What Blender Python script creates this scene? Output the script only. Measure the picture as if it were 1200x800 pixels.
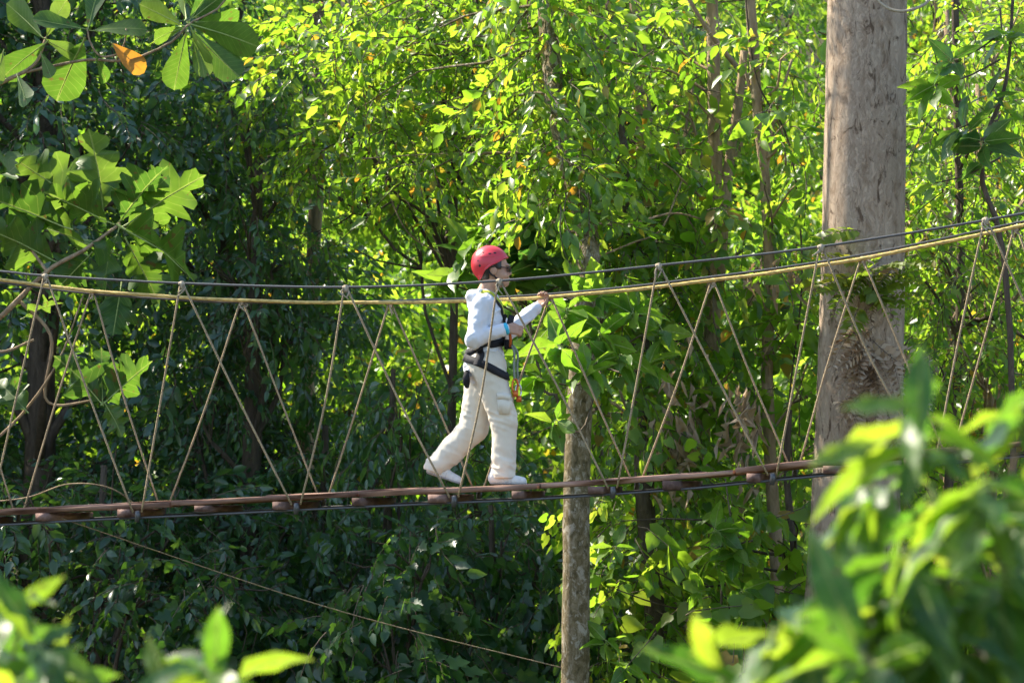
import bpy, bmesh, math, random
import numpy as np
from mathutils import Vector, Matrix

R = math.radians
SC = bpy.context.scene
COL = SC.collection
for _o in list(bpy.data.objects):
    bpy.data.objects.remove(_o)

# ------------------------------------------------------------------ camera
CAMZ, FPX, PITCH = 8.0, 3060.0, R(3.27)
cam_d = bpy.data.cameras.new('camera')
cam = bpy.data.objects.new('camera', cam_d)
COL.objects.link(cam)
cam.location = (0, 0, CAMZ)
cam.rotation_euler = (R(90) + PITCH, 0, 0)
cam_d.sensor_width = 36.0
cam_d.lens = FPX / 1200 * 36
cam_d.clip_start = 0.1
cam_d.clip_end = 1000
cam_d.dof.use_dof = True
cam_d.dof.focus_distance = 18.4
cam_d.dof.aperture_fstop = 4.2
SC.camera = cam

# ------------------------------------------------------------------ sky, sun, exposure
SUN_EL, SUN_AZ = R(47), R(-60)          # azimuth from +Y (away from camera) towards +X
SUN = Vector((math.sin(SUN_AZ) * math.cos(SUN_EL), math.cos(SUN_AZ) * math.cos(SUN_EL), math.sin(SUN_EL)))
world = bpy.data.worlds.new('World')
SC.world = world
world.use_nodes = True
wn = world.node_tree
sky = wn.nodes.new('ShaderNodeTexSky')
sky.sky_type = 'NISHITA'
sky.sun_disc = False
sky.sun_elevation = SUN_EL
sky.sun_rotation = SUN_AZ
bg = wn.nodes['Background']
bg.inputs['Strength'].default_value = 0.14
wn.links.new(sky.outputs[0], bg.inputs['Color'])
sun_d = bpy.data.lights.new('sun', 'SUN')
sun_d.energy = 5.0
sun_d.angle = R(0.53)
sun_d.color = (1.0, 0.91, 0.75)
sun = bpy.data.objects.new('sun', sun_d)
COL.objects.link(sun)
sun.location = (-20, 20, 40)
sun.rotation_euler = SUN.to_track_quat('Z', 'Y').to_euler()
SC.view_settings.view_transform = 'Standard'
SC.view_settings.look = 'None'
SC.view_settings.gamma = 1.0
SC.view_settings.exposure = 1.5
SC.view_settings.use_curve_mapping = False
SC.render.engine = 'CYCLES'
SC.cycles.max_bounces = 5
SC.cycles.diffuse_bounces = 3
SC.cycles.glossy_bounces = 2
SC.cycles.transmission_bounces = 4
SC.cycles.transparent_max_bounces = 4
SC.cycles.caustics_reflective = False
SC.cycles.caustics_refractive = False
SC.cycles.sample_clamp_indirect = 6.0
SC.cycles.use_light_tree = False
SC.cycles.adaptive_threshold = 0.02

# ------------------------------------------------------------------ helpers
_cp, _sp = math.cos(PITCH), math.sin(PITCH)
def ray(px, py):
    a, b = (px - 600) / FPX, (400 - py) / FPX
    return Vector((a, _cp - _sp * b, _sp + _cp * b))
def P(px, py, y):
    """place a point seen in the survey of the photograph at a real depth y"""
    d = ray(px, py)
    t = y / d.y
    return Vector((0, 0, CAMZ)) + d * t

def nrm(a):
    return a / np.maximum(np.linalg.norm(a, axis=-1, keepdims=True), 1e-9)

def mesh_np(name, V, T, mats, midx=None, smooth=False):
    me = bpy.data.meshes.new(name)
    V = np.asarray(V, np.float32); T = np.asarray(T, np.int32)
    k = T.shape[1]; m = len(T)
    me.vertices.add(len(V)); me.vertices.foreach_set('co', V.ravel())
    me.loops.add(m * k); me.loops.foreach_set('vertex_index', T.ravel())
    me.polygons.add(m); me.polygons.foreach_set('loop_start', np.arange(0, m * k, k, dtype=np.int32))
    for mt in (mats if isinstance(mats, (list, tuple)) else [mats]):
        me.materials.append(mt)
    if midx is not None:
        me.polygons.foreach_set('material_index', np.asarray(midx, np.int32))
    if smooth:
        me.polygons.foreach_set('use_smooth', np.ones(m, bool))
    me.update(calc_edges=True)
    return me

def obj(name, me, parent=None, label=None, cat=None, group=None, kind=None, loc=None):
    o = bpy.data.objects.new(name, me)
    COL.objects.link(o)
    if parent is not None: o.parent = parent
    if label: o['label'] = label
    if cat: o['category'] = cat
    if group: o['group'] = group
    if kind: o['kind'] = kind
    if loc is not None: o.location = loc
    return o

def copy_tree(o, parent=None):
    c = o.copy(); COL.objects.link(c); c.parent = parent
    for ch in [q for q in o.children]:
        copy_tree(ch, c)
    return c

def smooth_path(pts, n):
    """Catmull-Rom through pts (k,d) -> (n,d)"""
    p = np.asarray(pts, float)
    if len(p) == 2:
        return p[0] + (p[1] - p[0]) * np.linspace(0, 1, n)[:, None]
    q = np.vstack([2 * p[0] - p[1], p, 2 * p[-1] - p[-2]])
    t = np.linspace(0, len(p) - 1 - 1e-6, n); i = t.astype(int); f = (t - i)[:, None]
    a, b, c, d = q[i], q[i + 1], q[i + 2], q[i + 3]
    return 0.5 * (2 * b + (c - a) * f + (2 * a - 5 * b + 4 * c - d) * f ** 2 + (3 * b - a - 3 * c + d) * f ** 3)

def tube_np(path, rad, ns=8, jitter=0.0, rng=None, caps=True):
    path = np.asarray(path, float); n = len(path)
    rad = np.broadcast_to(np.asarray(rad, float), (n,))
    tg = nrm(np.gradient(path, axis=0))
    ref = np.array([0, 1., 0]) if abs(tg[:, 1]).mean() < 0.8 else np.array([1., 0, 0])
    s = nrm(np.cross(tg, ref)); u = np.cross(s, tg)
    a = np.linspace(0, 2 * np.pi, ns, endpoint=False)
    r = rad[:, None] * np.ones(ns)
    if jitter and rng is not None:
        r = r * (1 + jitter * rng.standard_normal(r.shape))
    V = path[:, None] + r[..., None] * (np.cos(a)[None, :, None] * s[:, None] + np.sin(a)[None, :, None] * u[:, None])
    V = V.reshape(-1, 3)
    i, j = np.meshgrid(np.arange(n - 1), np.arange(ns), indexing='ij')
    j2 = (j + 1) % ns
    q = np.stack([i * ns + j, i * ns + j2, (i + 1) * ns + j2, (i + 1) * ns + j], -1).reshape(-1, 4)
    T = np.vstack([q[:, [0, 1, 2]], q[:, [0, 2, 3]]])
    if caps:
        c0, c1 = len(V), len(V) + 1
        V = np.vstack([V, path[:1], path[-1:]])
        k = np.arange(ns); k2 = (k + 1) % ns
        T = np.vstack([T, np.stack([k2, k, np.full(ns, c0)], 1),
                       np.stack([(n - 1) * ns + k, (n - 1) * ns + k2, np.full(ns, c1)], 1)])
    return V, T

class Acc:
    def __init__(s): s.V = []; s.T = []; s.M = []; s.n = 0
    def add(s, V, T, m=0):
        s.V.append(np.asarray(V, np.float32)); s.T.append(np.asarray(T) + s.n); s.M.append(np.full(len(T), m)); s.n += len(V)
    def mesh(s, name, mats, smooth=False):
        return mesh_np(name, np.vstack(s.V), np.vstack(s.T), mats, np.concatenate(s.M), smooth)

def box_np(c, h, rot=None, bev=0.0):
    s = np.array([[x, y, z] for x in (-1, 1) for y in (-1, 1) for z in (-1, 1)], float) * np.array(h)
    if rot is not None: s = s @ np.asarray(rot).T
    q = [(0, 1, 3, 2), (4, 6, 7, 5), (0, 4, 5, 1), (2, 3, 7, 6), (0, 2, 6, 4), (1, 5, 7, 3)]
    T = [t for a, b, c_, d in q for t in ((a, b, c_), (a, c_, d))]
    return s + np.array(c), np.array(T)

# ------------------------------------------------------------------ materials
def new_mat(name):
    m = bpy.data.materials.new(name); m.use_nodes = True
    nt = m.node_tree; nt.nodes.clear()
    out = nt.nodes.new('ShaderNodeOutputMaterial')
    return m, nt, out
def ramp(nt, stops, src):
    r = nt.nodes.new('ShaderNodeValToRGB')
    el = r.color_ramp.elements
    while len(el) < len(stops): el.new(0.5)
    for e, (p, c) in zip(el, stops):
        e.position = p; e.color = (*c, 1)
    nt.links.new(src, r.inputs[0])
    return r.outputs[0]
def leaf_mat(name, refl, trans, fac=0.45, rough=0.38, veins=False, by_object=False, spec=0.5):
    m, nt, out = new_mat(name)
    if by_object:
        src = nt.nodes.new('ShaderNodeObjectInfo').outputs['Random']
    else:
        src = nt.nodes.new('ShaderNodeNewGeometry').outputs['Random Per Island']
    c1, c2 = ramp(nt, refl, src), ramp(nt, trans, src)
    pb = nt.nodes.new('ShaderNodeBsdfPrincipled')
    pb.inputs['Roughness'].default_value = rough
    pb.inputs['Specular IOR Level'].default_value = spec
    tr = nt.nodes.new('ShaderNodeBsdfTranslucent')
    mx = nt.nodes.new('ShaderNodeMixShader'); mx.inputs[0].default_value = fac
    if veins:                       # midrib and side veins in the leaf's own coordinates (x along, y across)
        tc = nt.nodes.new('ShaderNodeTexCoord'); sx = nt.nodes.new('ShaderNodeSeparateXYZ')
        nt.links.new(tc.outputs['Object'], sx.inputs[0])
        def mth(op, a, b=None):
            n = nt.nodes.new('ShaderNodeMath'); n.operation = op
            for i, v in enumerate((a, b)):
                if v is None: continue
                if isinstance(v, (int, float)): n.inputs[i].default_value = v
                else: nt.links.new(v, n.inputs[i])
            return n.outputs[0]
        ay = mth('ABSOLUTE', sx.outputs[1])
        rib = mth('LESS_THAN', ay, 0.012)
        w = mth('FRACT', mth('MULTIPLY', mth('SUBTRACT', sx.outputs[0], mth('MULTIPLY', ay, 0.8)), veins))
        vn = mth('MULTIPLY', mth('LESS_THAN', w, 0.09), 0.5)
        mask = mth('MAXIMUM', rib, vn)
        nz = nt.nodes.new('ShaderNodeTexNoise'); nz.inputs['Scale'].default_value = 6
        nt.links.new(tc.outputs['Object'], nz.inputs['Vector'])
        n3 = nt.nodes.new('ShaderNodeTexNoise'); n3.noise_dimensions = '4D'; n3.inputs['Scale'].default_value = 9; n3.inputs['Detail'].default_value = 3
        nt.links.new(tc.outputs['Object'], n3.inputs['Vector']); nt.links.new(mth('MULTIPLY', src, 50.0), n3.inputs['W'])
        spot = mth('MULTIPLY', mth('GREATER_THAN', n3.outputs[0], .66), .8)
        def tint(c, col):
            a = nt.nodes.new('ShaderNodeMix'); a.data_type = 'RGBA'
            nt.links.new(mth('MULTIPLY', mask, 0.55), a.inputs[0]); nt.links.new(c, a.inputs[6]); a.inputs[7].default_value = (*col, 1)
            b = nt.nodes.new('ShaderNodeHueSaturation')
            nt.links.new(mth('ADD', mth('MULTIPLY', nz.outputs[0], 0.7), 0.65), b.inputs['Value'])
            nt.links.new(a.outputs[2], b.inputs['Color'])
            e = nt.nodes.new('ShaderNodeMix'); e.data_type = 'RGBA'
            nt.links.new(spot, e.inputs[0]); nt.links.new(b.outputs[0], e.inputs[6]); e.inputs[7].default_value = (.16, .10, .03, 1)
            return e.outputs[2]
        c1, c2 = tint(c1, (0.20, 0.26, 0.08)), tint(c2, (0.42, 0.50, 0.10))
    nt.links.new(c1, pb.inputs['Base Color']); nt.links.new(c2, tr.inputs['Color'])
    nt.links.new(pb.outputs[0], mx.inputs[1]); nt.links.new(tr.outputs[0], mx.inputs[2])
    nt.links.new(mx.outputs[0], out.inputs[0])
    return m
def plain_mat(name, col, rough=0.6, spec=0.4, metal=0.0, var=0.25, scale=30, bump=0.0, stretch=(1, 1, 1), col2=None, sub=0.0):
    m, nt, out = new_mat(name)
    pb = nt.nodes.new('ShaderNodeBsdfPrincipled')
    pb.inputs['Roughness'].default_value = rough; pb.inputs['Metallic'].default_value = metal
    pb.inputs['Specular IOR Level'].default_value = spec
    tc = nt.nodes.new('ShaderNodeTexCoord'); mp = nt.nodes.new('ShaderNodeMapping'); mp.inputs['Scale'].default_value = stretch
    nz = nt.nodes.new('ShaderNodeTexNoise'); nz.inputs['Scale'].default_value = scale; nz.inputs['Detail'].default_value = 5
    nt.links.new(tc.outputs['Object'], mp.inputs[0]); nt.links.new(mp.outputs[0], nz.inputs['Vector'])
    lo = tuple(c * (1 - var) for c in col); hi = col2 or tuple(min(1, c * (1 + var)) for c in col)
    nt.links.new(ramp(nt, [(0.3, lo), (0.7, hi)], nz.outputs[0]), pb.inputs['Base Color'])
    if bump:
        b = nt.nodes.new('ShaderNodeBump'); b.inputs['Strength'].default_value = bump; b.inputs['Distance'].default_value = 0.02
        nt.links.new(nz.outputs[0], b.inputs['Height']); nt.links.new(b.outputs[0], pb.inputs['Normal'])
    nt.links.new(pb.outputs[0], out.inputs[0])
    return m
def bark_mat(name, stops, scale=9, vstretch=0.22, bump=0.6, patch=None):
    """bark: vertical fissures, flaky plates, and moss/lichen patches"""
    m, nt, out = new_mat(name)
    L = nt.links.new
    pb = nt.nodes.new('ShaderNodeBsdfPrincipled'); pb.inputs['Roughness'].default_value = 0.85; pb.inputs['Specular IOR Level'].default_value = 0.2
    tc = nt.nodes.new('ShaderNodeTexCoord'); mp = nt.nodes.new('ShaderNodeMapping'); mp.inputs['Scale'].default_value = (1, 1, vstretch)
    L(tc.outputs['Object'], mp.inputs[0])
    n1 = nt.nodes.new('ShaderNodeTexNoise'); n1.inputs['Scale'].default_value = scale; n1.inputs['Detail'].default_value = 8; n1.inputs['Roughness'].default_value = 0.65; n1.inputs['Distortion'].default_value = 0.6
    L(mp.outputs[0], n1.inputs['Vector'])
    vo = nt.nodes.new('ShaderNodeTexVoronoi'); vo.feature = 'DISTANCE_TO_EDGE'; vo.inputs['Scale'].default_value = scale * 1.6
    mix = nt.nodes.new('ShaderNodeMix'); mix.data_type = 'VECTOR'; mix.inputs[0].default_value = 0.25
    L(mp.outputs[0], mix.inputs[4]); L(n1.outputs['Color'], mix.inputs[5]); L(mix.outputs[1], vo.inputs['Vector'])
    c = ramp(nt, stops, n1.outputs[0])
    if patch:
        n2 = nt.nodes.new('ShaderNodeTexNoise'); n2.inputs['Scale'].default_value = patch[1]; n2.inputs['Detail'].default_value = 6; n2.inputs['Roughness'].default_value = 0.7
        L(mp.outputs[0], n2.inputs['Vector']); n2.inputs['Distortion'].default_value = 1.2
        k = ramp(nt, [(patch[2], (0, 0, 0)), (patch[2] + 0.08, (1, 1, 1))], n2.outputs[0])
        a = nt.nodes.new('ShaderNodeMix'); a.data_type = 'RGBA'
        L(k, a.inputs[0]); L(c, a.inputs[6]); a.inputs[7].default_value = (*patch[0], 1); c = a.outputs[2]
    L(c, pb.inputs['Base Color'])
    mm = nt.nodes.new('ShaderNodeMath'); mm.operation = 'MULTIPLY_ADD'
    cl = nt.nodes.new('ShaderNodeMath'); cl.operation = 'MINIMUM'; L(vo.outputs[0], cl.inputs[0]); cl.inputs[1].default_value = 0.12
    L(cl.outputs[0], mm.inputs[0]); mm.inputs[1].default_value = 3.0; L(n1.outputs[0], mm.inputs[2])
    b = nt.nodes.new('ShaderNodeBump'); b.inputs['Strength'].default_value = bump; b.inputs['Distance'].default_value = 0.03
    L(mm.outputs[0], b.inputs['Height']); L(b.outputs[0], pb.inputs['Normal'])
    L(pb.outputs[0], out.inputs[0])
    return m

G3 = lambda a, b, c, extra=None: [(0.0, a), (0.5, b), (0.94, c)] + ([(0.988, extra)] if extra else [])
ML = {
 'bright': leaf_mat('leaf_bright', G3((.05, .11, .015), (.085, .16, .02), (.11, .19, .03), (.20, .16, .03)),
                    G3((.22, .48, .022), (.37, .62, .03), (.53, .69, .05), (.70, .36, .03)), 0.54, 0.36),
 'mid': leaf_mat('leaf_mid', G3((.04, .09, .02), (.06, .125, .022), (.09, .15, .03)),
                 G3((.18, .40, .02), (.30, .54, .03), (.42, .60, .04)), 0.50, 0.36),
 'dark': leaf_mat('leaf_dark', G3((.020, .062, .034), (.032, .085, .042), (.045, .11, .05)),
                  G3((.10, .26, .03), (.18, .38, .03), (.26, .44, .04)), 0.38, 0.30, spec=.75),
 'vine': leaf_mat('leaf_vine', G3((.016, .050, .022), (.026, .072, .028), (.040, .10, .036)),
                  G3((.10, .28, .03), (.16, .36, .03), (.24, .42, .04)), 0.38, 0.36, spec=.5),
 'dry': leaf_mat('leaf_dry', G3((.26, .17, .10), (.40, .29, .19), (.50, .40, .29)), G3((.32, .19, .08), (.42, .27, .13), (.5, .36, .2)), 0.32, 0.6),
}
BARK = {
 'twig': plain_mat('bark_twig', (.11, .085, .06), 0.8, 0.2, scale=12),
 'dark': bark_mat('bark_dark', [(.3, (.05, .038, .028)), (.6, (.12, .09, .065)), (.8, (.2, .16, .12))], 12),
 'tan': bark_mat('bark_tan', [(.3, (.17, .12, .075)), (.55, (.36, .26, .16)), (.8, (.50, .38, .25))], 11),
 'pale': bark_mat('bark_pale', [(.22, (.13, .09, .065)), (.36, (.28, .20, .135)), (.48, (.39, .295, .215)), (.78, (.48, .38, .285))], 15, 0.40, 0.65, ((.13, .085, .055), 12, .555)),
 'mossy': bark_mat('bark_mossy', [(.3, (.06, .05, .02)), (.48, (.22, .17, .085)), (.7, (.40, .33, .22))], 22, 0.6, 0.8, ((.50, .44, .34), 14, .52)),
}
# ------------------------------------------------------------------ ground
def sstep(a, b, v):
    t = np.clip((v - a) / (b - a), 0, 1); return t * t * (3 - 2 * t)
def gz(x, y):
    x = np.asarray(x, float); y = np.asarray(y, float)
    z = 6.3 * (1 - sstep(6.5, 15, y)) + 0.45 * np.maximum(0, np.sqrt((y - 25) ** 2 + 4) * 0.5 + (y - 25) * 0.5) * (1 - 0.6 * sstep(90, 400, y))
    return z + 0.35 * np.sin(x * 0.45 + 1.3) * np.cos(y * 0.37) + 0.15 * np.sin(x * 1.3 + y * 0.9)
gx = np.concatenate([-np.geomspace(900, 16, 18), np.linspace(-15, 15, 31), np.geomspace(16, 900, 18)])
gy = np.concatenate([-np.geomspace(500, 8, 12), np.linspace(-6, 60, 67), np.geomspace(62, 900, 22)])
XX, YY = np.meshgrid(gx, gy, indexing='ij')
GV = np.stack([XX, YY, gz(XX, YY)], -1).reshape(-1, 3)
ni, nj = len(gx), len(gy)
ii, jj = np.meshgrid(np.arange(ni - 1), np.arange(nj - 1), indexing='ij')
GQ = np.stack([ii * nj + jj, (ii + 1) * nj + jj, (ii + 1) * nj + jj + 1, ii * nj + jj + 1], -1).reshape(-1, 4)
M_ground = plain_mat('forest_soil', (.055, .04, .025), 0.95, 0.1, var=.5, scale=1.2, bump=.5, col2=(.07, .075, .03))
obj('ground', mesh_np('ground', GV, GQ, M_ground, smooth=True), kind='structure',
    label='brown forest soil of the ravine under the trees')

# ------------------------------------------------------------------ leaves and sprays
def fan(outline, c):
    """half outline (x,y) from base to tip mirrored, triangulated towards a midrib centre c"""
    o = np.array(outline, float); n = len(o)
    V = [(*o[0], 0)]
    for x, y in o[1:-1]: V.append((x, y, 0.10 * y - .06 * x * x))
    V.append((*o[-1], -.10))
    for x, y in o[1:-1][::-1]: V.append((x, -y, 0.10 * y - .06 * x * x))
    V.append((c, 0, -.05)); k = len(V) - 1
    T = [(i, (i + 1) % k, k) for i in range(k)]
    return np.array(V), np.array(T)
LEAF = {
 'o4': (np.array([(0, 0, 0), (.42, 0, -.05), (.42, .27, .03), (.42, -.27, .03), (1, 0, -.14)]), np.array([(0, 1, 2), (1, 4, 2), (0, 3, 1), (1, 3, 4)])),
 'o8': (np.array([(0, 0, 0), (.28, 0, -.03), (.66, 0, -.07), (1, 0, -.2), (.28, .23, .05), (.66, .2, 0), (.28, -.23, .05), (.66, -.2, 0)]),
        np.array([(0, 1, 4), (1, 2, 5), (1, 5, 4), (2, 3, 5), (0, 6, 1), (1, 7, 2), (1, 6, 7), (2, 7, 3)])),
 'nar': (np.array([(0, 0, 0), (.45, 0, -.05), (.45, .15, .02), (.45, -.15, .02), (1, 0, -.2)]), np.array([(0, 1, 2), (1, 4, 2), (0, 3, 1), (1, 3, 4)])),
 'lobe': fan([(0, 0), (-.08, .28), (.2, .5), (.33, .27), (.62, .42), (.68, .2), (1, 0)], .4),
 'heart': fan([(0, 0), (-.13, .24), (.1, .44), (.48, .36), (.8, .14), (1, 0)], .35),
}
def frames(axis, up, rng, roll):
    """orthonormal frames: X = axis, Z near up with random roll"""
    X = nrm(axis); Y = nrm(np.cross(up, X)); Z = np.cross(X, Y)
    a = rng.normal(0, roll, len(X))[:, None]
    return np.stack([X, Y * np.cos(a) + Z * np.sin(a), Z * np.cos(a) - Y * np.sin(a)], -1)   # columns
def place(V, T, Rm, pos, sc):
    W = np.einsum('nij,kj->nki', Rm, V) * sc[:, None, None] + pos[:, None, :]
    TT = T[None] + (np.arange(len(pos)) * len(V))[:, None, None]
    return W.reshape(-1, 3), TT.reshape(-1, 3)
def spray(seed, kind, n, L, ls, droop=.35, spread=60, twig=True, roll=.5):
    rng = np.random.default_rng(seed)
    t = np.linspace(.12, 1, n)
    px = np.stack([L * t, .08 * L * np.sin(t * 3 + rng.uniform(0, 6)), -.28 * L * t ** 2], -1)
    side = np.where(np.arange(n) % 2 == 0, 1, -1)
    a = np.radians(spread) * side * (1 - .75 * t ** 3) + rng.normal(0, .25, n)
    ax = np.stack([np.cos(a), np.sin(a), -droop - rng.uniform(-.25, .45, n)], -1)
    up = np.tile([0., 0, 1], (n, 1)) + rng.normal(0, .25, (n, 3))
    Rm = frames(ax, up, rng, roll)
    A = Acc()
    V, T = LEAF[kind]
    A.add(*place(V, T, Rm, px + ax * ls * .12, ls * rng.uniform(.65, 1.2, n)), 0)
    if twig:
        q = np.vstack([[0, 0, 0], px[::3], px[-1:]])
        A.add(*tube_np(q, np.linspace(.006, .002, len(q)), 3, caps=False), 1)
    return np.vstack(A.V), np.vstack(A.T), np.concatenate(A.M)
_tpl = {}
def tpls(kind, n, L, ls, droop=.35, k=5, twig=True, spread=60):
    key = (kind, n, L, ls, droop, twig, spread)
    if key not in _tpl:
        _tpl[key] = [spray(1000 + i * 7, kind, n, L, ls, droop, spread, twig) for i in range(k)]
    return _tpl[key]
def put_sprays(A, tp, pos, axis, rng, roll=.45, smin=.7, smax=1.3):
    pos = np.asarray(pos); axis = np.asarray(axis)
    up = np.tile([-.30, .42, .85], (len(pos), 1))          # blades turn towards the light
    Rm = frames(axis, up, rng, roll)
    sc = rng.uniform(smin, smax, len(pos)); which = rng.integers(0, len(tp), len(pos))
    for i, (V, T, M) in enumerate(tp):
        k = which == i
        if not k.any(): continue
        W, TT = place(V, T, Rm[k], pos[k], sc[k])
        A.V.append(W.astype(np.float32)); A.T.append(TT + A.n); A.M.append(np.tile(M, k.sum())); A.n += len(W)
def clump_sprays(A, tp, clumps, dens, rng, droop=.35, bottom=.45, inner=.35):
    P_, D_ = [], []
    for c, r, rz in clumps:
        n = int(dens * r * (r + rz))
        d = nrm(rng.standard_normal((n * 2, 3)))
        keep = (d[:, 2] > -.35) | (rng.random(len(d)) < bottom)
        d = d[keep][:n]
        u = rng.uniform(inner, 1.0, (len(d), 1)) ** .6
        P_.append(np.array(c) + d * np.array([r, r, rz]) * u)
        D_.append(d * [1, 1, .45] + rng.normal(0, .45, d.shape) + [0, 0, -droop])
    put_sprays(A, tp, np.vstack(P_), np.vstack(D_), rng)

def branch(A, p0, p1, r0, r1, rng, sag=.1, ns=6, n=8, m=0, wob=.06):
    p0, p1 = np.array(p0, float), np.array(p1, float); L = np.linalg.norm(p1 - p0)
    mids = [p0 + (p1 - p0) * f + rng.normal(0, wob * L, 3) + [0, 0, sag * L * math.sin(f * 3.14)] for f in (.33, .66)]
    pa = smooth_path([p0, *mids, p1], n)
    A.add(*tube_np(pa, np.linspace(r0, r1, n), ns, caps=False), m)
    return pa

def tree(name, label, cat, seed, loc, H, rt, R_, z0, z1, tp, lm, bark='dark', dens=42, nclump=26, group=None, rcl=(.6, 1.05),
         droop=.35, trunk_lean=(0, 0), limbs=True, flat=.65, inner=.35, shape=1.0):
    """broadleaf tree: tapered trunk, limbs to each leaf clump, crown of leaf sprays.  loc = base; heights above it"""
    rng = np.random.default_rng(seed)
    root = obj(name, None, label=label, cat=cat, group=group, loc=loc)
    root.empty_display_size = .3
    zc, zh = (z0 + z1) / 2, (z1 - z0) / 2
    lx, ly = trunk_lean
    top = np.array([lx, ly, z0 + 1.55 * zh])
    tp_path = smooth_path([(0, 0, -.3), (lx * .2 + rng.normal(0, .08), ly * .2, top[2] * .35), (lx * .6 + rng.normal(0, .12), ly * .6 + rng.normal(0, .1), top[2] * .7), top], 14)
    W = Acc()
    rr = rt * (1 - .75 * np.linspace(0, 1, 14)) + rt * .35 * np.exp(-np.linspace(0, 9, 14))
    W.add(*tube_np(tp_path, rr, 9, .05, rng), 0)
    clumps = []
    for i in range(nclump):
        for _ in range(30):
            d = nrm(rng.standard_normal(3)); u = rng.uniform(.25, 1) ** .5
            c = np.array([0, 0, zc]) + d * np.array([R_, R_, zh]) * u * .86
            if all(np.linalg.norm((c - q[0]) * [1, 1, 1.3]) > .62 * rcl[0] * 1.6 for q in clumps): break
        f = np.clip((c[2] / top[2]), 0, 1); c[:2] += np.array([lx, ly]) * f
        r = rng.uniform(*rcl)
        clumps.append((c, r, r * flat))
    if limbs:
        for c, r, _ in clumps:
            h = np.clip(c[2] - rng.uniform(.5, 1.6) - .25 * np.hypot(c[0], c[1]), z0 * .55, top[2] * .98)
            k = min(int(h / top[2] * 13), 12); p0 = tp_path[k]
            pa = branch(W, p0, c, max(.02, rr[k] * .45), .012, rng, .10, 5, 7)
            for _ in range(3):
                branch(W, pa[-3], c + rng.normal(0, r * .5, 3), .014, .005, rng, .05, 4, 4)
    obj('trunk', W.mesh('trunk', BARK[bark], True), root)
    A = Acc()
    clump_sprays(A, tp, clumps, dens, rng, droop, inner=inner)
    obj('crown', A.mesh('crown', [ML[lm], BARK['twig']]), root, kind='stuff')
    return root
def retarget(src, loc, rz, s, label, group=None):
    c = copy_tree(src)
    c.location = loc; c.rotation_euler = (0, 0, rz); c.scale = (s, s, s) if not isinstance(s, tuple) else s
    c['label'] = label
    if group: c['group'] = group
    elif 'group' in c: del c['group']
    return c
def at(x, y): return (x, y, float(gz(x, y)))

T_far = tpls('o4', 11, .62, .17, .45, twig=False)
T_mid = tpls('o8', 10, .46, .130, .45)
T_fine = tpls('o4', 13, .42, .085, .4)
T_big = tpls('o8', 8, .5, .19, .55)
T_lobe = tpls('lobe', 8, .5, .165, .75) + tpls('o8', 9, .45, .13, .6, k=2) + tpls('heart', 8, .45, .12, .7, k=2)
T_heart = tpls('heart', 7, .55, .15, .7)
# ------------------------------------------------------------------ far wooded slope
FG = 'trees of the sunlit slope behind'
FL = 'sunlit tree on the slope far behind the bridge'
far = [tree('slope_tree', FL, 'tree', 11 + i, (0, 0, 0), 7, .14, 2.3, .8, 6.6, T_far, 'bright' if i else 'mid', 'dark', 20, 16, FG, (.8, 1.3), .4)
       for i in range(3)]
rng = np.random.default_rng(5)
k = 0
for y in (37.5, 42.5, 48.5, 55):
    half = y * .215 + 2
    n = int(2 * half / 3.1)
    for i in range(n):
        x = -half + (i + .5) * 2 * half / n + rng.normal(0, .5); yy = y + rng.normal(0, .9)
        s = rng.uniform(.85, 1.2)
        if k < 3: t = far[k]; t.location = at(x, yy)
        else: t = retarget(far[int(rng.integers(0, 3))], at(x, yy), rng.uniform(0, 6.28), s, FL, FG)
        k += 1
# low plants over the forest floor and the slope
A = Acc(); n = 4200
yy = rng.uniform(26, 60, n); xx = rng.uniform(-1, 1, n) * (yy * .22 + 3)
pp = np.stack([xx, yy, gz(xx, yy) + rng.uniform(0, .55, n)], -1)
put_sprays(A, T_far, pp, np.stack([rng.normal(0, 1, n), rng.normal(0, 1, n), rng.uniform(.1, 1.2, n)], -1), rng)
obj('undergrowth', A.mesh('undergrowth', [ML['mid'], BARK['twig']]), kind='stuff', label='low leafy undergrowth covering the forest floor and slope', cat='undergrowth')

# ------------------------------------------------------------------ dark tall trees on the left (shade the ravine)
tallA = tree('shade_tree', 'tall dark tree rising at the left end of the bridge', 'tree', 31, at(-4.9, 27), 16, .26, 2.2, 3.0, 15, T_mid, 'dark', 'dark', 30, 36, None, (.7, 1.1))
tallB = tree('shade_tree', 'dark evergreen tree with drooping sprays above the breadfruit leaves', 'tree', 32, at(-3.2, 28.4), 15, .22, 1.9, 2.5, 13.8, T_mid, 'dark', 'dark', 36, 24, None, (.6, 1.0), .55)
TG = 'tall trees beyond the left end of the bridge'
TL = 'tall dark tree outside the bridge end shading the ravine'
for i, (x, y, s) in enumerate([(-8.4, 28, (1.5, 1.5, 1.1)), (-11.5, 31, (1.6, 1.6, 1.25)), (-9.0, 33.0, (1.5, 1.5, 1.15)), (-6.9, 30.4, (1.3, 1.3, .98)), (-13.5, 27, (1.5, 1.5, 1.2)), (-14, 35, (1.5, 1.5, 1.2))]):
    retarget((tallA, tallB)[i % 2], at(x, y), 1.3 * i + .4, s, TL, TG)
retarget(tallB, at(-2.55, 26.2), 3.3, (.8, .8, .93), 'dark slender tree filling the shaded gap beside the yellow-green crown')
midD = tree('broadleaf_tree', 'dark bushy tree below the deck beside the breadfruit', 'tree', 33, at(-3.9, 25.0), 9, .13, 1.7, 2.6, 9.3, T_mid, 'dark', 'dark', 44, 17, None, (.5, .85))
retarget(midD, at(-1.9, 26.6), 2.2, (1, 1, 1.0), 'dark bushy tree behind the crossed ropes left of the walker')
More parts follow.
